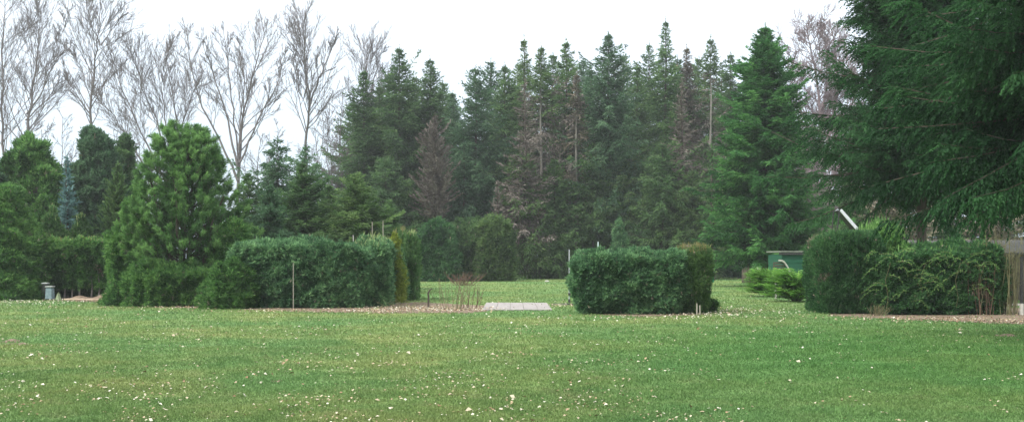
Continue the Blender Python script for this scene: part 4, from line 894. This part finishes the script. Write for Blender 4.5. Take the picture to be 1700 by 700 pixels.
for k, (px, D_, top, ln, lb) in enumerate(((1342, 60, 362, .10, 'slender pale leaning birch like stem right of the bright spruce'), (1359, 60, 345, 0, 'pale upright stem, first of three beside the slide'), (1366, 61, 350, 0, 'pale upright stem, middle of three beside the slide'), (1378, 60, 348, .03, 'pale upright stem, nearest to the slide'))):
    px0 = px; bare('pale_stem_tree', lb, px0, D_, [([(px0, 473), (px0 + (4 if k == 0 else 1), 420), (px0 - (2 if k == 0 else 0), top), (px0, top - 90)], .085)], 90 + k, mat='palebark', group='pale young stems beside the slide', lv=(7, 5, 3), start=.5, tw=.012, len1=.2)

# ---- right hedge
D = 29.6
shrub('thuja_hedge', 'smooth dark green clipped end of the right hedge', X(1398, D), D, W(54, D), 1.0, Z(388, D), 800, mat='yewdark', n=5, N=46000, L=.10, w=.024, prof=lambda z: .93 + .07 * np.clip(z * 3, 0, 1), amp=.07, freq=2.2, relief=.035, up=1.3, cat='hedge', tipN=800, tipL=.14, tipmat='column')
shrub('overgrown_hedge', 'overgrown dark hedge with pale arching twigs behind brown earth', X(1545, 29.2), 29.2, W(108, 29.2), 1.0, Z(412, 29.2), 801, mat='yewdark', n=5, N=68000, L=.11, w=.032, prof=lambda z: .95 + .05 * np.clip(z * 3, 0, 1), amp=.17, freq=2.4, relief=.11, rnd=.8, cat='hedge', tipN=500, tipL=.25, tipmat='lightleaf')
shrub('leafy_shrub', 'taller loose light green shrub growing out of the right hedge', X(1462, 29.9), 29.9, W(48, 29.9), .9, Z(378, 29.9), 802, mat='lightleaf', n=2.4, N=11000, L=.11, w=.03, prof=dome, amp=.22, relief=.14, shell=.5, rnd=.8, cat='shrub', tipN=300, tipL=.35, tipmat='lightleaf', z0=.6)
# arching twigs with leaves over hedge front
def arches():
    rng = np.random.default_rng(803); rt = root('arching_bramble', 'pale green arching twigs trailing over the right hedge', 'bramble', (X(1545, 28.0), 28.0, 0)); q = Q(); q2 = Q()
    for k in range(48):
        x0 = rng.uniform(-1.6, 1.6); z0 = rng.uniform(.3, 1.9); dx = rng.choice([-1, 1]) * rng.uniform(.2, .65); hgt_ = rng.uniform(.03, .16)
        s = np.linspace(0, 1, 9); pts = np.column_stack([x0 + dx * s, .12 - .28 * np.sin(s * 2.6) * rng.uniform(.6, 1.2), z0 + hgt_ * np.sin(s * 3.0) - .25 * s ** 2])
        chain(q2, pts, np.linspace(.005, .002, 9), 4)
        m = 34; f = rng.random(m); P = np.column_stack([np.interp(f, s, pts[:, i]) for i in range(3)]); q.add(blades(P, norm(rng.normal(0, 1, (m, 3)) + [np.sign(dx) * .5, 0, .3]), rng.uniform(.04, .08, m), .02, rng), .55 + rng.normal(0, .2, m))
    # rooted canes
    for x0 in (-1.2, -.2, .8, 1.5):
        chain(q2, [(x0, .25, 0), (x0 + .05, .15, .5), (x0 - .05, .1, 1.0), (x0 + .1, .1, 1.5)], [.008, .007, .006, .004], 5)
    part('leaf_spray', q, ['lightleaf'], rt); part('cane', q2, ['reed'], rt)
arches()
stalks('cane_thicket', 'thicket of tall straight olive canes at the right edge', X(1668, 28.6), 28.6, 90, 2.55, .34, .15, 810, 'reed', 'cane shrub', .16, .011, 4)
stalks('cane_thicket', 'sparse brownish canes at the end of the overgrown hedge', X(1634, 28.4), 28.4, 30, 1.7, .18, .2, 811, 'redtwig', 'cane shrub', .12, .010, 3)
stalks('dry_grass_tuft', 'dry straw tuft at the foot of the right hedge', X(1455, 27.9), 27.9, 40, .34, .10, .6, 812, 'reed', 'grass tuft', .08, .006, 1)
# post at right edge
rt = root('fence_post', 'dark post with a white painted foot at the right edge', 'post', (X(1696, 28.2), 28.2, 0))
part('shaft', box_mesh('shaft', (.07, .07, 1.34), (0, 0, 1.01), 'darkmetal', .01), None, rt)
part('foot', box_mesh('foot', (.085, .085, .34), (0, 0, .17), 'stone', .01), None, rt)
part('collar', box_mesh('collar', (.095, .095, .03), (0, 0, .355), 'darkmetal', .005), None, rt)
me = box_mesh('plank', (.7, .12, .06), (0, 0, .2), 'stone', .01); 
rt = root('garden_bench', 'low pale plank on two blocks by the canes', 'plank', (X(1690, 30.5), 30.5, 0))
part('plank', me, None, rt)
for sx in (-.28, .28): part('block', box_mesh('block', (.12, .14, .165), (sx, 0, .0825), 'mossstone', .02), None, rt)
# weathered shed
def shed():
    D = 38; x0, x1 = X(1528, D), X(1790, D); w_ = x1 - x0; cx = (x0 + x1) / 2
    rt = root('garden_shed', 'low weathered board shed with a grey roof behind the right hedge', 'shed', (cx, D + 1.6, 0)); he = Z(420, D); hr = Z(401, D + 1.4)
    q = Q(); n = 34; bw = w_ / n
    for i in range(n): boxq(q, -w_ / 2 + i * bw, -w_ / 2 + (i + 1) * bw - .012, -1.5 - .01 * (i % 2), -1.46, 0, he - .02)
    boxq(q, -w_ / 2 + .02, w_ / 2 - .02, -1.45, 1.5, 0, he - .03); part('wall', q, ['boards'], rt)
    q = Q()
    v = [(-w_ / 2 - .2, -1.75, he - .04), (w_ / 2 + .2, -1.75, he - .04), (w_ / 2 + .2, 0, hr), (-w_ / 2 - .2, 0, hr)]; v2 = [(-w_ / 2 - .2, 1.75, he - .04), (w_ / 2 + .2, 1.75, he - .04), (w_ / 2 + .2, 0, hr), (-w_ / 2 - .2, 0, hr)]
    up_ = lambda l: [(a, b, c + .07) for a, b, c in l]
    q.add(np.array([up_(v), up_(v2), v, v2, [v[0], v[1], up_(v)[1], up_(v)[0]], [v2[0], v2[1], up_(v2)[1], up_(v2)[0]]]))
    for sx in (0, 1):
        a = [v[0], v[3]] if sx == 0 else [v[1], v[2]]; b = [v2[0], v2[3]] if sx == 0 else [v2[1], v2[2]]
        q.add(np.array([[a[0], a[1], up_(a)[1], up_(a)[0]], [b[0], b[1], up_(b)[1], up_(b)[0]]]))
    part('roof', q, ['roofgrey'], rt)
    part('gutter', box_mesh('gutter', (w_ + .4, .08, .07), (0, -1.80, he - .03), 'darkmetal', .01), None, rt)
shed()

# ---- the two big near spruces
spruce('large_spruce', 'large dark spruce with visible trunk behind the right hedge, filling the upper right', 1532, 33.5, -330, 200, 820, mat='near', cb=.245, nb=900, sec=.13, ter=.08, tl=.15, tw=.042, secl=.85, p=.55, trunk_r=.17, droop=.9, e_lo=-.18, e_hi=.6, curl=.20, wig=.2, cat='spruce tree', flare=.8, ejit=.22)
spruce('large_spruce', 'nearest deep green spruce whose branches hang in from the right edge', 1815, 19, -420, 330, 821, mat='near', cb=.305, nb=420, sec=.085, ter=.05, tl=.11, tw=.032, secl=.9, p=.30, trunk_r=.2, droop=1.1, e_lo=-.28, e_hi=.5, curl=.14, wig=.22, cat='spruce tree', flare=.6, ejit=.26)

# ================================================================== LIGHT, AIR, CAMERA
w = bpy.data.worlds.new('World'); SC.world = w; w.use_nodes = True
t = w.node_tree; N = t.nodes; L = t.links
for n in list(N): N.remove(n)
sky = N.new('ShaderNodeTexSky'); sky.sky_type = 'NISHITA'; sky.sun_disc = False
EL, AZ = 50, 238
sky.sun_elevation = math.radians(EL); sky.sun_rotation = math.radians(AZ); sky.air_density = 1; sky.dust_density = 3
b1 = N.new('ShaderNodeBackground'); b1.inputs[1].default_value = .05; L.new(sky.outputs[0], b1.inputs[0])
tc = N.new('ShaderNodeTexCoord'); sp = N.new('ShaderNodeSeparateXYZ'); L.new(tc.outputs['Generated'], sp.inputs[0])
cr = ramp(N, [(0, (.46, .56, .66)), (.10, (.52, .60, .68)), (.20, (.66, .71, .76)), (.42, (1.0, 1.02, 1.05)), (1, (1.15, 1.15, 1.15))]); L.new(sp.outputs['Z'], cr.inputs[0])
b2 = N.new('ShaderNodeBackground'); b2.inputs[1].default_value = .95; L.new(cr.outputs[0], b2.inputs[0])
ad = N.new('ShaderNodeAddShader'); L.new(b1.outputs[0], ad.inputs[0]); L.new(b2.outputs[0], ad.inputs[1])
wo = N.new('ShaderNodeOutputWorld'); L.new(ad.outputs[0], wo.inputs[0])
sun = bpy.data.lights.new('sun', 'SUN'); sun.energy = 2.2; sun.angle = math.radians(16); sun.color = (1, .96, .90)
so = bpy.data.objects.new('sun', sun); COL.objects.link(so)
# sun_rotation turns clockwise from +Y: direction to the sun
sd = Vector((math.sin(math.radians(AZ)) * math.cos(math.radians(EL)), math.cos(math.radians(AZ)) * math.cos(math.radians(EL)), math.sin(math.radians(EL))))
so.rotation_euler = sd.to_track_quat('Z', 'Y').to_euler()

HAZE = True
if HAZE:
    me = box_mesh('haze', (420, 330, 41), (0, 0, 0), 'stone', 0); me.materials.clear()
    hm, ht, HN, HL = nt('haze_air'); pv = HN.new('ShaderNodeVolumePrincipled'); pv.inputs['Color'].default_value = (.93, .97, 1, 1); pv.inputs['Density'].default_value = .0006; pv.inputs['Anisotropy'].default_value = .2
    ho = HN.new('ShaderNodeOutputMaterial'); HL.new(pv.outputs[0], ho.inputs['Volume']); me.materials.append(hm)
    o = bpy.data.objects.new('haze', me); place(o, (0, 120, 19.5)); o['kind'] = 'stuff'

cam = bpy.data.cameras.new('camera'); co = bpy.data.objects.new('camera', cam); COL.objects.link(co); SC.camera = co
co.location = (0, 0, CH); co.rotation_euler = (math.radians(90), 0, 0)
cam.sensor_width = 36; cam.lens = 36 * F / 1700; cam.shift_y = (HY - 350) / 1700; cam.clip_end = 3000; cam.clip_start = .1
SC.view_settings.view_transform = 'Standard'; SC.view_settings.look = 'None'; SC.view_settings.exposure = .65; SC.view_settings.gamma = 1
SC.view_settings.use_curve_mapping = False
SC.cycles.max_bounces = 6; SC.cycles.volume_bounces = 0; SC.cycles.transmission_bounces = 3; SC.cycles.diffuse_bounces = 4
